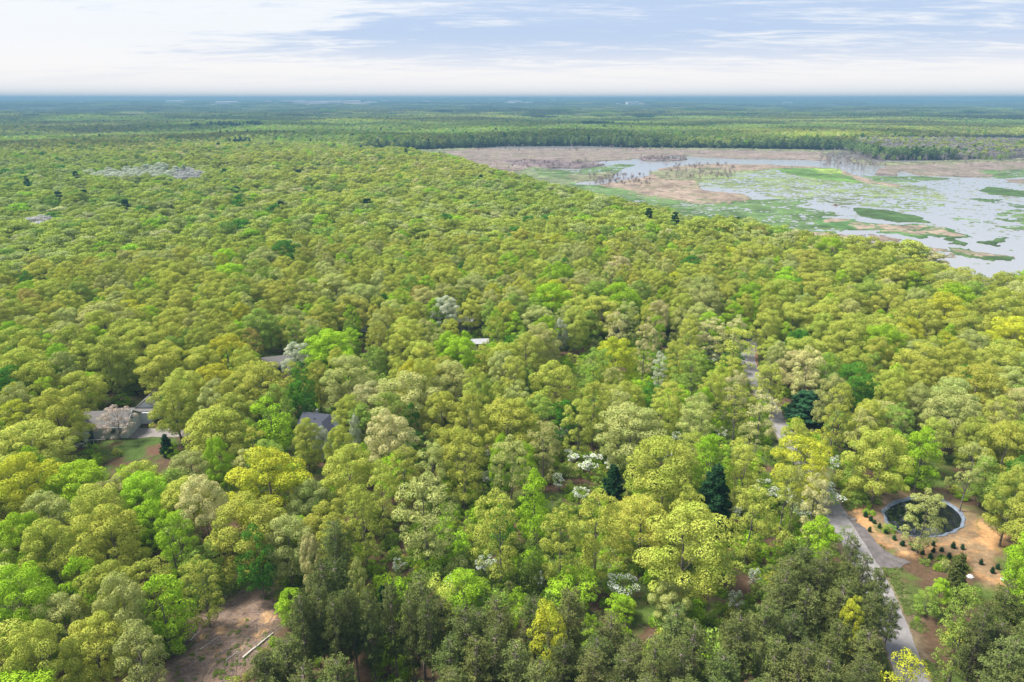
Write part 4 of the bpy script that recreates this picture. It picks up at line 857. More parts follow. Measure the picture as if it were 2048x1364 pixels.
SPEC = [
 (1430, 985, 80, 14, 'wpine', 'dark green', 'dense dark green pine standing alone between yellow-green oaks left of the road'), (1226, 962, 48, 9, 'wpine', 'dark green', 'smaller dark green pine in the opening just below a white dogwood'),
 (1612, 808, 80, 8.5, 'wpine', 'blue-green', 'rounded blue-green pine at the right side of the upper road'), (1918, 1142, 46, 8.5, 'spruce', 'olive-dark', 'dark olive spruce in front of the sandy ground by the pond'),
 (332, 885, 30, 5.5, 'spruce', 'dark green', 'small dark conifer on the lawn of the white-walled house'), (1697, 1072, 34, 5.0, 'airy', 'fresh green', 'slender sapling with a round crown beside the pale road'),
 (232, 838, 74, 9, 'pink', 'pinkish buff', 'pinkish flowering tree half covering the roof of the white-walled house'),
 (150, 880, 42, 8, 'airy', 'silvery', 'silvery-leaved small tree at the left of the dark sunroom'), (592, 716, 60, 12, 'oak', 'silvery', 'silvery white tree left of the big lime-yellow oak'), (645, 885, 38, 10, 'oak', 'silvery', 'silvery grey tree just below the slate-blue roof'),
 (712, 866, 26, 12, 'oak', 'silvery', 'narrow silvery tree right of the slate-blue roof'), (893, 620, 55, 14, 'oak', 'silvery', 'pale silvery tree beside the bright green crown above the middle'), (1121, 668, 32, 13, 'oak', 'silvery', 'small silvery crown among olive oaks right of the middle'),
 (1318, 735, 34, 12, 'tall', 'silvery', 'silvery tree with white blossom left of the upper road'), (1567, 512, 32, 11, 'wpine', 'dark green', 'tall dark pine in the shade gap near the marsh edge'),
 (1995, 560, 22, 9, 'wpine', 'dark green', 'small dark pine by the water at the right margin'), (1655, 474, 20, 8, 'wpine', 'dark green', 'dark pine at the marsh edge left of the brown reed islands'), (770, 1235, 36, 13, 'wpine', 'dark green', 'dark green pine among the grey-green plantation pines at the bottom')]
for s in SPEC: hero(*s[:6], label=s[6])
DW = [(1238, 1160, 40), (1180, 915, 40), (1225, 923, 26), (1333, 893, 26), (1535, 968, 34), (1575, 985, 28), (1645, 975, 52), (1600, 1008, 30), (1473, 1020, 16), (973, 903, 18), (975, 948, 22), (797, 1122, 18), (900, 1155, 14), (968, 1120, 30), (1080, 1150, 16), (1125, 862, 18),
      (1423, 708, 22), (1335, 650, 12), (1672, 918, 18), (1512, 1145, 18), (1475, 1190, 20), (1118, 955, 20), (1352, 868, 14), (1145, 905, 22), (1158, 980, 22), (1445, 860, 14)]
for a, b, w in DW:
    t = hero(a, b, w * 1.45, 3.4 + w * .04, 'dogwood', 'fresh green', frac=.8)

def keep_points():
    out = []
    for kp in KEEP:
        kp = np.array(kp, float); lo, hi = kp.min(0), kp.max(0); st = max(4.0, min(9.0, (hi - lo).min() / 2.5))
        GX_, GY_ = np.meshgrid(np.arange(lo[0], hi[0] + st, st), np.arange(lo[1], hi[1] + st, st)); Q = np.stack([GX_.ravel(), GY_.ravel()], 1); Q = Q[inpoly(kp, Q)]; Q = np.vstack([Q, kp * .9 + kp.mean(0) * .1])
        out.append(np.column_stack([Q, np.full(len(Q), 1e9)]))
    for t in trees:          # trees read off the photograph stay in view in front of the filling
        if t.hero:
            pr = project([(t.x, t.y, t.H * .62), (t.x, t.y, t.H * .95), (t.x - t.R * .45, t.y, t.H * .7), (t.x + t.R * .45, t.y, t.H * .7)]); out.append(np.column_stack([pr, np.full(4, t.y)]))
    return np.vstack(out)
KP = keep_points()
def ok_view(x, y, R, H, low=.30, tol=.90):
    a, b = project([(x, y, H * 1.0), (x, y, H * low)]); d = y * CP - (H * .6 - CAM_H) * SP; w = R * tol * F_PX / d
    cx_, cy_ = (a + b) / 2; hh = max(4.0, (b[1] - a[1]) / 2 + w * .35)
    return not ((((KP[:, 0] - cx_) / w) ** 2 + ((KP[:, 1] - cy_) / hh) ** 2 < 1) & (KP[:, 2] > y + 1)).any()
def free_ground(x, y, R):
    p = np.array([[x, y]])
    if dist_poly(p, ROAD, False)[0] < 2.9: return False
    for poly, m in ((POND, 1.5), (SAND, .3), (TURN, .5), (CLEAR, .5), (LAWN, .4), (DRIVE, .6), (RIM, .2)):
        if inpoly(poly, p)[0] or dist_poly(p, poly)[0] < m: return False
    for e in HOUSES:
        if abs(x - e[0]) < e[2] and abs(y - e[1]) < e[3]: return False
    return True
HOUSES = [(o0[0] - 4, o0[1] + 7, 9, 12), (o1[0] - 1, o1[1] + 5, 5.2, 5.0)] + [(o.location.x, o.location.y, 4.0, 3.4) for o in COL.objects if o.name.split('.')[0] in ('cottage', 'cabin', 'parked_van')]
cell = {}
def reg_cell(t): cell.setdefault((int(t.x // 12), int(t.y // 12)), []).append(t)
for t in trees: reg_cell(t)
def clash(x, y, R, k, small=False):
    for i in range(-2, 3):
        for j in range(-2, 3):
            for t in cell.get((int(x // 12) + i, int(y // 12) + j), ()):
                if small:
                    if t.kind in ('dogwood', 'bush') and math.hypot(t.x - x, t.y - y) < .6 * (t.R + R): return True
                    continue
                if t.kind in ('dogwood', 'bush') or t.H < 7.5 and math.hypot(t.x - x, t.y - y) > t.R: continue
                if math.hypot(t.x - x, t.y - y) < k * (t.R + R): return True
    return False
def in_wedge(x, y, m=14): return abs(x) < y * .79 + m
marsh_guard = MARSH
def marshy(x, y):
    p = np.array([[x, y]]); return inpoly(MARSH, p)[0] or inpoly(FAR_MARSH, p)[0]
# heroes whose crown is supposed to hide nothing: drop automatic rejection for them. Fill the rest of the near woods.
NEAR_R = 330.0
def ground_mask(P):
    m = dist_poly(P, ROAD, False) > 2.9
    for poly, d in ((POND, 1.5), (SAND, .3), (TURN, .5), (CLEAR, .5), (LAWN, .4), (DRIVE, .6), (RIM, .2)): m &= ~inpoly(poly, P) & (dist_poly(P, poly) > d)
    for e in HOUSES: m &= ~((abs(P[:, 0] - e[0]) < e[2]) & (abs(P[:, 1] - e[1]) < e[3]))
    return m
NC = 62000; cy_ = 46 + (NEAR_R - 46) * np.sqrt(rng.random(NC)); cx_ = rng.uniform(-1, 1, NC) * (cy_ * .80 + 14); cy_[:14000] = rng.uniform(46, 120, 14000); cx_[:14000] = rng.uniform(-75, 95, 14000)
PC = np.stack([cx_, cy_], 1); pin = inpoly(PINES[0], PC) | inpoly(PINES[1], PC); opn = inpoly(OPEN, PC); gap = fbm(cx_ / 13, cy_ / 13, 301, 2) < .475
good = (np.hypot(cx_, cy_) < NEAR_R) & ~inpoly(MARSH, PC) & ~inpoly(FAR_MARSH, PC); good[:14000] &= pin[:14000]; good &= ~(opn & gap & ~pin); idx_ = np.where(good)[0]; idx_ = idx_[ground_mask(PC[idx_])]
for q in idx_:
    x, y = float(cx_[q]), float(cy_[q])
    if pin[q]:
        R = rng.uniform(2.2, 2.9); H = rng.uniform(13.5, 17.8); kind = 'pine' if rng.random() > .19 else 'maple'; k = .62
    else:
        if opn[q]: kind = rng.choice(['tall', 'oak', 'maple', 'airy'], p=[.54, .18, .14, .14]); k = .78
        else: kind = rng.choice(['oak', 'tall', 'maple', 'airy'], p=[.80, .08, .10, .02]); k = .62 if x < 20 or y > 210 else .68
        if kind == 'oak': R = 3.5 + 4.6 * rng.beta(1.5, 1.4); H = rng.uniform(13.0, 17.0) + (R - 5) * .7
        elif kind == 'tall': R, H = rng.uniform(2.9, 4.2), rng.uniform(14, 18)
        elif kind == 'maple': R, H = rng.uniform(2.4, 4.0), rng.uniform(9, 15)
        else: R, H = rng.uniform(2.6, 3.6), rng.uniform(12, 16)
    if clash(x, y, R, k): continue
    if y < 215 and not ok_view(x, y, R, H, .45 if kind == 'pine' else .22): continue
    if pin[q] and kind == 'maple': R, H = rng.uniform(2, 3), rng.uniform(6, 11)
    if kind == 'pine': tn = 'grey-green'; tint = np.array(PAL[tn]) * rng.uniform(.75, 1.25) * rng.uniform(.93, 1.07, 3)
    else: tn, tint = pick_tint(x, y, rng)
    if kind == 'maple' and True:
        tn = rng.choice(['bright lime', 'fresh green', 'deep green', 'yellow-green'], p=[.36, .34, .14, .16]); tint = np.array(PAL[tn]) * rng.uniform(.85, 1.15)
    if kind != 'pine': H *= .84 + .30 * float(fbm(np.array([x / 34.]), np.array([y / 34.]), 401, 2)[0])
    t = Tree(x, y, R, H, str(kind), str(tn), tint); trees.append(t); reg_cell(t)
# bushes of the open woods
NC = 11000; cy_ = 50 + 170 * np.sqrt(rng.random(NC)); cx_ = rng.uniform(-1, 1, NC) * (cy_ * .80 + 6); PC = np.stack([cx_, cy_], 1)
good = (inpoly(OPEN, PC) | (rng.random(NC) < .10)) & (fbm(cx_ / 9, cy_ / 9, 311, 2) > .40); idx_ = np.where(good)[0]; idx_ = idx_[ground_mask(PC[idx_])]
for q in idx_:
    x, y = float(cx_[q]), float(cy_[q]); R = rng.uniform(.9, 2.4); H = R * rng.uniform(1.3, 2.1)
    if clash(x, y, R, 1, small=True) or not ok_view(x, y, R, H, 0.0): continue
    tn, tint = pick_tint(x, y, rng, True); t = Tree(x, y, R, H, 'bush', tn, tint); trees.append(t); reg_cell(t)

for t in trees:
    t.z = float(height(np.array([t.x]), np.array([t.y]))[0]) if math.hypot(t.x, t.y) > 230 else 0.0
    pr = project([(t.x, t.y, t.z + t.H * .65)])[0]; t.px, t.py = float(pr[0]), float(pr[1]); d = t.y * CP - (t.z + t.H * .65 - CAM_H) * SP
    w = t.R * 2 * F_PX / d; h = t.H * .8 * F_PX / d; t.size = w * h

# landmarks used to say which tree is meant
LM = [('white-walled house', 230, 845), ('slate-blue roof', 640, 845), ('lined pond', 1850, 1035), ('lone dark pine', 1430, 985), ('blue-green pine', 1612, 805), ('small dark pine', 1226, 962), ('bare clearing', 460, 1270),
      ('silvery white tree', 592, 716), ('pale grey roof', 960, 673), ('deep green maple', 515, 1110), ('dark olive spruce', 1918, 1142), ('big yellow-green oak', 1372, 1090), ('gravel turnout', 1760, 1110), ('pink flowering tree', 232, 800),
      ('cream tree', 1520, 832), ('pale silvery tree', 893, 620), ('far hollow with a house', 988, 531), ('brown reed islands', 1780, 455), ('bottom left corner', 0, 1364), ('low bright maple', 775, 1312), ('top of the road', 1500, 700), ('small silvery crown', 1121, 668)]
ORD = ['nearest', 'second nearest', 'third nearest', 'fourth nearest', 'fifth nearest', 'sixth nearest', 'seventh nearest', 'eighth nearest', 'ninth nearest', 'tenth nearest'] + ['%dth nearest' % k for k in range(11, 60)]
for i in (21, 31, 41, 51): ORD[i - 1] = '%dst nearest' % i
for i in (22, 32, 42, 52): ORD[i - 1] = '%dnd nearest' % i
for i in (23, 33, 43, 53): ORD[i - 1] = '%drd nearest' % i
KN = dict(oak=('oak_tree', 'oak', 'tree'), tall=('oak_tree', 'slender oak', 'tree'), maple=('maple_tree', 'maple', 'tree'), airy=('young_tree', 'thin-crowned tree', 'tree'), pine=('pine_tree', 'plantation pine', 'tree'), wpine=('dark_pine_tree', 'dark pine', 'tree'),
          spruce=('spruce_tree', 'spruce', 'tree'), bush=('bush', 'bush', 'bush'), dogwood=('dogwood_tree', 'white dogwood', 'tree'), pink=('flowering_tree', 'flowering tree', 'tree'), seedling=('conifer_seedling', 'seedling', 'seedling'))
GRP = dict(oak='oaks of the nearer woods', tall='oaks of the nearer woods', maple='bright green maples among the oaks', airy='thin-crowned young trees', pine='pines of the plantation at the bottom', bush='bushes of the open woods', dogwood='white flowering dogwoods in the open woods', seedling='planted conifer seedlings round the pond', wpine='dark pines', spruce='spruces')
LIMIT = {'oak_tree': 300, 'maple_tree': 150, 'young_tree': 90, 'pine_tree': 230, 'dark_pine_tree': 50, 'bush': 220}
def visible(t): return -40 < t.px < 2088 and t.py < 1420 and t.py > 180
indiv, rest = [], []
cnt = {}
for t in sorted(trees, key=lambda t: (not t.hero, -t.size)):
    nm = KN[t.kind][0]
    if (visible(t) and cnt.get(nm, 0) < LIMIT.get(nm, 60)) or t.hero: cnt[nm] = cnt.get(nm, 0) + 1; indiv.append(t)
    else: rest.append(t)
bins = {}
for t in indiv:
    if t.label: continue
    L = min(LM, key=lambda l: (l[1] - t.px) ** 2 + ((l[2] - t.py) * 1.3) ** 2); dx, dy = t.px - L[1], (t.py - L[2]) * 1.3
    side = ('right of' if dx > 0 else 'left of') if abs(dx) > abs(dy) else ('in front of' if dy > 0 else 'behind')
    if L[0] in ('bottom left corner',): side = 'by'
    bins.setdefault((KN[t.kind][1], t.tname, L[0], side), []).append((dx * dx + dy * dy, t))
for (kn, tn, L, side), lst in bins.items():
    for i, (_, t) in enumerate(sorted(lst, key=lambda q: q[0])):
        t.label = ('%s %s %s the %s' % (tn, kn, side, L)) if len(lst) == 1 else ('%s %s %s the %s, %s to it' % (tn, kn, side, L, ORD[i]))
FOR_PARTS = ('trunk', 'crown', 'blossom')
def place_tree(t):
    lib = LIBR[t.kind]; f = lib[t.var % len(lib)]; R0, H0 = f['R'], f['H']; nm, _, cat = KN[t.kind]
    root = empty(nm, (t.x, t.y, t.z), t.rz, label=t.label, category=cat)
    if t.kind in GRP: root['group'] = GRP[t.kind]
    root.scale = (t.R / R0, t.R / R0, t.H / H0)
    for p in FOR_PARTS:
        if p in f:
            o = bpy.data.objects.new(p, f[p]); COL.objects.link(o); o.parent = root; o.color = (*t.tint, 1) if p == 'crown' else (0, 0, 0, 1)
    return root
for t in indiv: place_tree(t)
# planted seedlings round the pond (positions read off the photograph)
SD = [(375, 595), (422, 632), (455, 655), (503, 700), (412, 727), (562, 743), (637, 803), (706, 853), (782, 853), (877, 880), (990, 860), (988, 918), (1067, 908), (1172, 875), (1256, 888), (1062, 993), (1141, 972), (968, 975), (893, 937), (1425, 1027), (1573, 1068), (1528, 1105), (812, 895)]
for i, (a, b) in enumerate(SD):
    px, py = 1648 + a / 4.5475, 900 + b / 4.5475; q = at(px, py + 3, 0.0); t = Tree(q[0], q[1], rng.uniform(.25, .36), rng.uniform(.75, 1.1), 'seedling', 'dark green', np.array(PAL['dark green']) * rng.uniform(.8, 1.3)); t.px, t.py = px, py
    near = 'in the row along the left bank' if px < 1800 else ('on the open sand at the right' if px > 1940 else 'in the rows below the pond')
    SD[i] = (t, near)
for nr in set(s[1] for s in SD):
    for k, (t, _) in enumerate(sorted([s for s in SD if s[1] == nr], key=lambda s: s[0].px)):
        t.label = 'small dark conifer seedling %s, %s from the left there' % (nr, ['first', 'second', 'third', 'fourth', 'fifth', 'sixth', 'seventh', 'eighth', 'ninth', 'tenth', 'eleventh', 'twelfth', 'thirteenth', 'fourteenth'][k]); place_tree(t)

# the rest of the near trees, past the three hundred that show largest
def scat(name, lst, seed, **props):
    if not lst: return
    P = [(t.x, t.y, t.z) for t in lst]; form = [FORMS[t.kind][t.var % len(FORMS[t.kind])] for t in lst]; S = [(t.R / LIBR[t.kind][t.var % len(LIBR[t.kind])]['R'],) * 2 + (t.H / LIBR[t.kind][t.var % len(LIBR[t.kind])]['H'],) for t in lst]
    scatter(name, P, form, S, [t.tint for t in lst], seed, **props)
scat('forest', [t for t in rest if t.kind not in ('bush', 'pine')], 1, kind='stuff', label='continuous oak canopy behind the individual nearer trees')
scat('pine_forest', [t for t in rest if t.kind == 'pine'], 2, kind='stuff', label='remaining pines of the plantation')
scat('shrubbery', [t for t in rest if t.kind == 'bush'], 3, kind='stuff', label='low green bushes scattered in the open woods')

# ground-level undergrowth
n = 34000; y = 50 + 190 * np.sqrt(rng.random(n)); x = rng.uniform(-1, 1, n) * (y * .8 + 6); P = np.stack([x, y], 1)
dn = fbm(x / 6, y / 6, 321, 3); io = inpoly(OPEN, P); keep = ((dn > .41) & io) | ((dn > .56) & ~io & (rng.random(n) < .5))
keep &= dist_poly(P, ROAD, False) > 3.4
for poly, m in ((POND, 1.5), (SAND, 0), (TURN, .4), (CLEAR, 0), (LAWN, 0), (DRIVE, .5)): keep &= ~inpoly(poly, P) & (dist_poly(P, poly) > m)
for e in HOUSES: keep &= ~((abs(x - e[0]) < e[2]) & (abs(y - e[1]) < e[3]))
x, y = x[keep], y[keep]; n = len(x); s = rng.uniform(.20, .74, n); tn = np.array([pick_tint(a, b, rng, True)[1] for a, b in zip(x, y)]) * .9
scatter('undergrowth', np.stack([x, y, 0 * x - .1], 1), rng.choice(FORMS['bush'], n), np.stack([s, s, s * rng.uniform(.6, 1.1, n)], 1), tn, 5, kind='stuff', label='leafy green undergrowth over brown leaf litter')

# middle distance
def jgrid(r0, r1, step, jit=.8, half=.80, margin=25):
    ys = np.arange(max(0, r0 * .7), r1, step); P = []
    for yy in ys:
        xs = np.arange(-(yy * half + margin), yy * half + margin, step); P.append(np.stack([xs + ((yy / step) % 2) * step / 2, np.full(len(xs), yy)], 1))
    P = np.vstack(P) + rng.uniform(-jit / 2, jit / 2, (sum(map(len, P)), 2)) * step; r = np.hypot(*P.T); return P[(r >= r0) & (r < r1)]
def tints(P, far=False):
    n = len(P); a = fbm(P[:, 0] / 55, P[:, 1] / 55, 201, 3); b = fbm(P[:, 0] / 420, P[:, 1] / 420, 211, 2); u_ = rng.random(n); T = np.zeros((n, 3)); g = np.array([PAL[k] for k in ('yellow-green', 'sage-green', 'olive-gold', 'fresh green', 'bright lime', 'buff-cream', 'rusty olive', 'dark green', 'deep green')])
    idx = np.select([u_ < .56, u_ < .76, u_ < .82, u_ < .90, u_ < .945, u_ < .97, u_ < .974, u_ < .980], [0, 1, 2, 3, 4, 5, 6, 7], 8); sh = a > .56; idx = np.where(sh & (u_ > .82) & (u_ < .9), 2, idx); idx = np.where((a < .40) & (u_ < .16), 3, idx)
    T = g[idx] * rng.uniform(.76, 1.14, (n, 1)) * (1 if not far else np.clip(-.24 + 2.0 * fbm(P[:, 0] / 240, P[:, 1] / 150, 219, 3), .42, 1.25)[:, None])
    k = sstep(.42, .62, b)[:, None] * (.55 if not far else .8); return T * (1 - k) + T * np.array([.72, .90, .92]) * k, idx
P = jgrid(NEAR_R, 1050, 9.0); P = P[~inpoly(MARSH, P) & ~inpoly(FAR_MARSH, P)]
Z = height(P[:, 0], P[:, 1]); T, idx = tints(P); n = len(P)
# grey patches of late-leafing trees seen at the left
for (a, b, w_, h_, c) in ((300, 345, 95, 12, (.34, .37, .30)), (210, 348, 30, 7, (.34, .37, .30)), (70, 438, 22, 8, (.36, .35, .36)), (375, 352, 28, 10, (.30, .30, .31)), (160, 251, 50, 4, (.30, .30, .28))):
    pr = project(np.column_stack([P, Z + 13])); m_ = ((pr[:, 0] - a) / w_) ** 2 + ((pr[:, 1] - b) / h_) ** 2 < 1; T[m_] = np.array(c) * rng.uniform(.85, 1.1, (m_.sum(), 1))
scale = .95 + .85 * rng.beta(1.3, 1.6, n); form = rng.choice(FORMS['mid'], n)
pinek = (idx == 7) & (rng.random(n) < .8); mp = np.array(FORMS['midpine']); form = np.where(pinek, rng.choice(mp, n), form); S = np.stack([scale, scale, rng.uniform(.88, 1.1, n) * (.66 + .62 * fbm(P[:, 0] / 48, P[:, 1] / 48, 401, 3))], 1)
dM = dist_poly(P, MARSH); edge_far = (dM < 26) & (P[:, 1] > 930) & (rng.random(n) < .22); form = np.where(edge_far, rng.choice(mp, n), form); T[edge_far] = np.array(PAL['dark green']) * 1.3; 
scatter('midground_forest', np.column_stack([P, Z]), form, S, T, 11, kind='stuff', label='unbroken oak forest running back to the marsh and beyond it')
P = jgrid(1050, 2700, 8.8); P = P[~inpoly(MARSH, P) & ~inpoly(FAR_MARSH, P)]; 
for fp in FIELDS: P = P[~inpoly(fp, P)]
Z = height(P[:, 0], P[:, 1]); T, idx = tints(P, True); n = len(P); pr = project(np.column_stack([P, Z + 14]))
for (a, b, w_, h_) in ((450, 249, 38, 2.6), (508, 248, 16, 3), (390, 251, 10, 2), (480, 283, 22, 4), (1090, 233, 30, 3.4), (1290, 232, 26, 4), (1195, 247, 34, 1.6), (1370, 226, 12, 3), (30, 217, 16, 3), (760, 214, 20, 3), (1200, 232, 14, 2.4)):
    m_ = ((pr[:, 0] - a) / w_) ** 2 + ((pr[:, 1] - b) / h_) ** 2 < 1; T[m_] = np.array(PAL['dark green']) * rng.uniform(.8, 1.3, (m_.sum(), 1)); idx[m_] = 7
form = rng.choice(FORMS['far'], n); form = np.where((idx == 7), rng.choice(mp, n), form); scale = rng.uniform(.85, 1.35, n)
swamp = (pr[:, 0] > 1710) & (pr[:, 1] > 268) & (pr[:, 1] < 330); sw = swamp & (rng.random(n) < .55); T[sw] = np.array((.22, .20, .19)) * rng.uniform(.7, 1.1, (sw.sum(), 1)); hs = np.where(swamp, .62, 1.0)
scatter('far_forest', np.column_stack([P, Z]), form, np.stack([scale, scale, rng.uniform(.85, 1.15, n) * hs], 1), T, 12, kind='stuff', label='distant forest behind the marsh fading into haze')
P = jgrid(2700, 9500, 64, .5, .80, 100)
P3 = jgrid(9500, 13900, 110, .5, .80, 200); big = np.concatenate([np.ones(len(P)), np.full(len(P3), 1.75)]); P = np.vstack([P, P3])
kp = np.ones(len(P), bool)
for fp in FIELDS: kp &= ~inpoly(fp, P)
kp &= ~((np.hypot(*P.T) > 3200) & (fbm(P[:, 0] / 500, P[:, 1] / 260, 331, 3) > .60))
for o in COL.objects:
    if o.name.startswith('warehouse'): kp &= ~((abs(P[:, 0] - o.location.x) < 75) & (P[:, 1] < o.location.y + 40) & (P[:, 1] > o.location.y - 800))
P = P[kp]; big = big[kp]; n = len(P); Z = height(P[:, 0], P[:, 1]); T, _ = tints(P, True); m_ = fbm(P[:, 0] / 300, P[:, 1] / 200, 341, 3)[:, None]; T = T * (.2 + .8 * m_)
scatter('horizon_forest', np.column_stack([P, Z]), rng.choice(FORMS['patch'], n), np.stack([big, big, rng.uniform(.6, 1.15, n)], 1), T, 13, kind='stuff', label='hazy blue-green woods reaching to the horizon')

def mpt(px, py): q = at(px, py, MARSH_Z); return q
fr = atp(far_edge, MARSH_Z); n = 1500; i = rng.integers(3, len(fr) - 1, n); t = rng.random((n, 1)); P = fr[i] * (1 - t) + fr[i + 1] * t + np.stack([rng.normal(0, 4, n), rng.uniform(-4, 26, n)], 1)
s = rng.uniform(.45, .95, n); dk = rng.random(n) < .12; c_ = np.where(dk[:, None], np.array(PAL['dark green']) * 1.2, np.array([.12, .17, .06]) * rng.uniform(.5, 1.5, (n, 1)))
scatter('shore_trees', np.column_stack([P, np.full(n, MARSH_Z)]), np.where(dk, rng.choice(mp, n), rng.choice(FORMS['mid'], n)), np.stack([s, s, s * np.where(dk, 1.15, 1.2)], 1), c_, 24, kind='stuff', label='dense wall of trees along the far shore of the marsh')
# trees of the marsh: leafless and half-dead
BT = [(1650, 336), (1668, 340), (1672, 352), (1688, 342), (1700, 345), (1706, 338), (1716, 340), (1722, 350), (1730, 336), (1748, 343), (1758, 337), (1680, 330), (1695, 328), (1710, 330), (1735, 328), (1762, 330), (1727, 345), (1703, 350), (1655, 328), (1640, 330),
      (1352, 342), (1372, 350), (1400, 345), (1392, 338), (1420, 352), (1362, 358), (1383, 340), (1338, 347), (1440, 342), (1410, 360), (1160, 356), (1180, 360), (1240, 358), (1262, 362), (1300, 358), (1215, 360), (1930, 330), (1865, 334), (1890, 326), (1940, 337), (1995, 334), (1820, 328), (1784, 324), (1332, 336)]
b = sorted(range(len(BT)), key=lambda i: BT[i][0])
for rank, i in enumerate(b):
    px, py = BT[i]; q = mpt(px, py); f = BARE[i % 4]; grp = 'bottom-left river bank' if px < 1310 else ('brown reed bed right of the river' if px < 1500 else ('clump at the head of the bay' if px < 1775 else 'brown shore at the right'))
    sibs = [j for j in b if (BT[j][0] < 1310) == (px < 1310) and (1310 <= BT[j][0] < 1500) == (1310 <= px < 1500) and (1500 <= BT[j][0] < 1775) == (1500 <= px < 1775)]
    r_ = empty('bare_tree', tuple(q), i * 1.3, label='leafless grey tree in the %s, %s from the left' % (grp, ORD[sibs.index(i)].replace(' nearest', '').replace('nearest', 'first')), category='tree', group='leafless trees standing in the marsh'); s = rngb.uniform(.8, 1.35) * (1.15 if px > 1500 else .8); r_.scale = (s, s, s)
    o = bpy.data.objects.new('trunk', f['trunk']); COL.objects.link(o); o.parent = r_
n = 700; px = rng.uniform(1640, 2060, n); py = rng.uniform(303, 322, n); k = (py > 300 + (px < 1720) * 8); pts = np.array([mpt(a, b) for a, b in zip(px[k], py[k])]); m = len(pts)
s = rng.uniform(.8, 1.3, m); scatter('swamp_thicket', pts, rng.choice(FORMS['bare'] + FORMS['greyshrub'], m), np.stack([s, s, s], 1), np.tile((0.2, .18, .17), (m, 1)), 21, kind='stuff', label='grey leafless thicket along the far side of the marsh')
n = 60; pts = np.array([mpt(a, b) for a, b in zip(rng.uniform(1750, 2050, n), rng.uniform(305, 325, n))]); s = rng.uniform(.4, .75, n)
scatter('swamp_greenery', pts, rng.choice(FORMS['mid'], n), np.stack([s, s, s * .9], 1), np.tile(PAL['fresh green'], (n, 1)) * rng.uniform(.6, 1.1, (n, 1)), 22, kind='stuff', label='sparse green trees in the grey swamp thicket')
n = 420; c = [(1016, 1215, 322, 338), (1280, 1370, 315, 322), (1330, 1470, 330, 358), (1640, 1770, 318, 334), (860, 1480, 293, 303), (1180, 1300, 352, 372)]
pts = []
for i in range(n): a = c[i % len(c)]; pts.append(mpt(rng.uniform(a[0], a[1]), rng.uniform(a[2], a[3])))
s = rng.uniform(.7, 1.3, n); scatter('marsh_scrub', pts, rng.choice(FORMS['greyshrub'], n), np.stack([s, s, s], 1), np.tile((0.2, .18, .17), (n, 1)), 23, kind='stuff', label='low purplish-grey scrub on the reed beds')
lodge = Geo(); rg = np.random.default_rng(4)
for k in range(46): a = rg.uniform(0, 6.28); e = rg.uniform(.3, 2.0); lodge.tube([(e * math.cos(a) * 1.5, e * math.sin(a) * 1.5, -.3), (rg.normal(0, .5), rg.normal(0, .5), 1.5 - .35 * e)], [.09, .05], 4)
obj('lodge', lodge.mesh('lodge', [simple_mat('lodge_sticks', (.16, .07, .05), (.28, .13, .10), 2)]), None, tuple(mpt(1671, 411)), label='small reddish-brown mound of sticks alone in the open marsh water', category='lodge')

# clearing: bleached log, slash, weeds
def log(a, b, r, label, name='fallen_log'):
    p, q = at(*a, r), at(*b, r); g = Geo(); L = np.linalg.norm(q - p); d = (q - p) / L; rr = random.Random(int(a[0]))
    pts = [(0, 0, 0)] + [tuple(d * L * t + np.array([rr.uniform(-.08, .08), rr.uniform(-.08, .08), 0])) for t in (.25, .5, .75)] + [tuple(q - p)]
    g.tube(pts, [r, r * .95, r * .85, r * .7, r * .5], 8)
    o = empty(name, tuple(p + (0, 0, .06)), 0, label=label, category='log'); obj('stem', g.mesh('stem', [M_LOG], True), o)
    g = Geo()
    for k in range(3): t = rr.uniform(.4, .9); s = d * L * t; e = s + np.array([rr.uniform(-.9, .9), rr.uniform(-.9, .9), .25]); g.tube([s, e], [r * .35, r * .12], 5)
    obj('branch_stub', g.mesh('branch_stub', [M_LOG]), o)
log((485, 1317), (547, 1266), .17, 'long bleached fallen log along the right edge of the bare clearing')
log((400, 1300), (432, 1277), .07, 'thin fallen pole left of the long bleached log in the clearing'); log((452, 1322), (480, 1300), .07, 'thin fallen pole just left of the foot of the bleached log'); log((380, 1282), (398, 1262), .07, 'thin fallen pole near the upper left rim of the clearing')
def sticks(g, poly, n, seed, L=(.5, 2.2)):
    r = random.Random(seed); lo, hi = poly.min(0), poly.max(0); k = 0
    while k < n:
        p = np.array([r.uniform(lo[0], hi[0]), r.uniform(lo[1], hi[1])])
        if not inpoly(poly, p[None])[0]: continue
        a = r.uniform(0, 6.28); l = r.uniform(*L); h = r.uniform(.06, .2)
        g.tube([(p[0], p[1], .10), (p[0] + l * math.cos(a), p[1] + l * math.sin(a), h)], [r.uniform(.015, .045), .012], 3); k += 1
g = Geo(); sticks(g, CLEAR, 900, 3); obj('slash_debris', g.mesh('slash', [M_TWIG]), kind='stuff', label='grey-brown branches and twigs strewn over the clearing')
g = Geo(); sticks(g, OPEN, 2600, 5, (.4, 1.8)); obj('fallen_twigs', g.mesh('twigs', [M_TWIG]), kind='stuff', label='dead twigs on the floor of the open woods')
lo, hi = CLEAR.min(0), CLEAR.max(0); n = 420; P = np.stack([rng.uniform(lo[0], hi[0], n), rng.uniform(lo[1], hi[1], n)], 1); P = P[inpoly(CLEAR, P)]; P = P[fbm(P[:, 0] / 3, P[:, 1] / 3, 351, 2) > .50]; n = len(P); s = rng.uniform(.08, .24, n)
scatter('weeds', np.column_stack([P, np.zeros(n)]), rng.choice(FORMS['bush'], n), np.stack([s, s, s * .5], 1), np.tile(PAL['fresh green'], (n, 1)) * .7, 31, kind='stuff', label='low green weeds on the bare clearing')
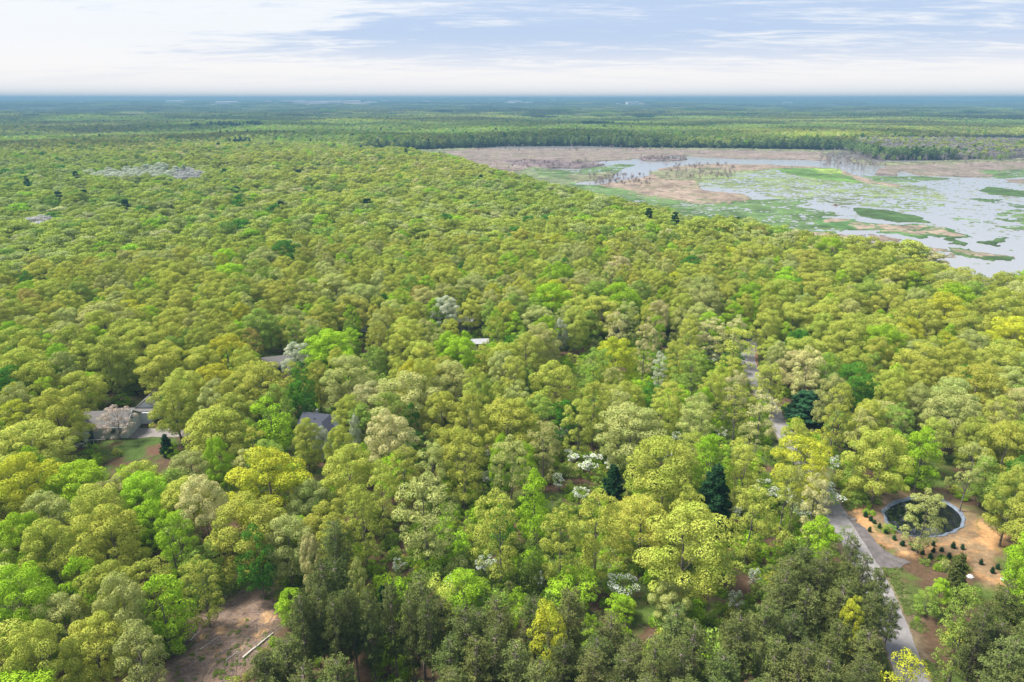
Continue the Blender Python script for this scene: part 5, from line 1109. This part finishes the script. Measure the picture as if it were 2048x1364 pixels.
# grass fringe along the road, turnout and pond rim
n = 9000; i = rng.integers(0, len(ROAD) - 1, n); t = rng.random((n, 1)); P = ROAD[i] * (1 - t) + ROAD[i + 1] * t; D = ROAD[i + 1] - ROAD[i]; D /= np.linalg.norm(D, axis=1)[:, None]; side = rng.choice([-1, 1], n) * (2.55 + np.abs(rng.normal(0, 1.0, n)))
P = P + np.stack([-D[:, 1], D[:, 0]], 1) * side[:, None]; k = (dist_poly(P, ROAD, False) > 2.5) & ~inpoly(TURN, P) & (fbm(P[:, 0] / 4, P[:, 1] / 4, 361, 2) > .47) & ~inpoly(SAND, P); P = P[k]; n = len(P); s = rng.uniform(.05, .16, n)
scatter('grass', np.column_stack([P, np.zeros(n)]), rng.choice(FORMS['bush'], n), np.stack([s, s, s * .6], 1), np.tile((.13, .17, .045), (n, 1)) * rng.uniform(.6, 1.3, (n, 1)), 32, kind='stuff', label='rough grass verge along the road')

# stones by the turnout
for i, (a, b) in enumerate(((1700, 1036), (1707, 1040), (1940, 1154), (2008, 1160))):
    q = at(a, b); g = Geo(); rr = np.random.default_rng(i); m = 8; V = [(0, 0, .42)]
    for ring, (rd_, z) in enumerate(((.32, .33), (.48, .12), (.45, -.1))):
        for k in range(m): t = 6.283 * k / m; w = rd_ * rr.uniform(.8, 1.2); V.append((w * math.cos(t) * 1.3, w * math.sin(t), z))
    g.add(V, [(1 + r0 * m + k, 1 + r0 * m + (k + 1) % m, 1 + (r0 + 1) * m + (k + 1) % m, 1 + (r0 + 1) * m + k) for r0 in (0, 1) for k in range(m)], [(0, 1 + k, 1 + (k + 1) % m) for k in range(m)])
    obj('boulder', g.mesh('boulder', [M_WHITE if i > 1 else M_DRIVE]), None, (q[0], q[1], 0), label=['pale stone at the upper tip of the gravel turnout, the farther one', 'pale stone at the upper tip of the gravel turnout, the nearer one', 'white stone on the sand right of the olive spruce', 'white stone at the lower right end of the sand'][i], category='stone')

# ---------------------------------------------------------------- haze
m, n_, l_ = new_mat('haze'); pv = n_.new('ShaderNodeVolumePrincipled'); pv.inputs['Color'].default_value = (.20, .38, .54, 1); pv.inputs['Density'].default_value = HAZE_DENSITY; pv.inputs['Anisotropy'].default_value = .0
oo = n_.new('ShaderNodeOutputMaterial'); l_.new(pv.outputs[0], oo.inputs['Volume'])
g = Geo(); g.box(-16500, 16500, -200, 16500, -40, 104); obj('haze', g.mesh('haze', [m]), kind='stuff', label='thin blue haze over the whole forest')
print('unique tris', sum(len(m_.polygons) for m_ in bpy.data.meshes)); print('trees', len(trees), 'individual', cnt, 'rest', len(rest))
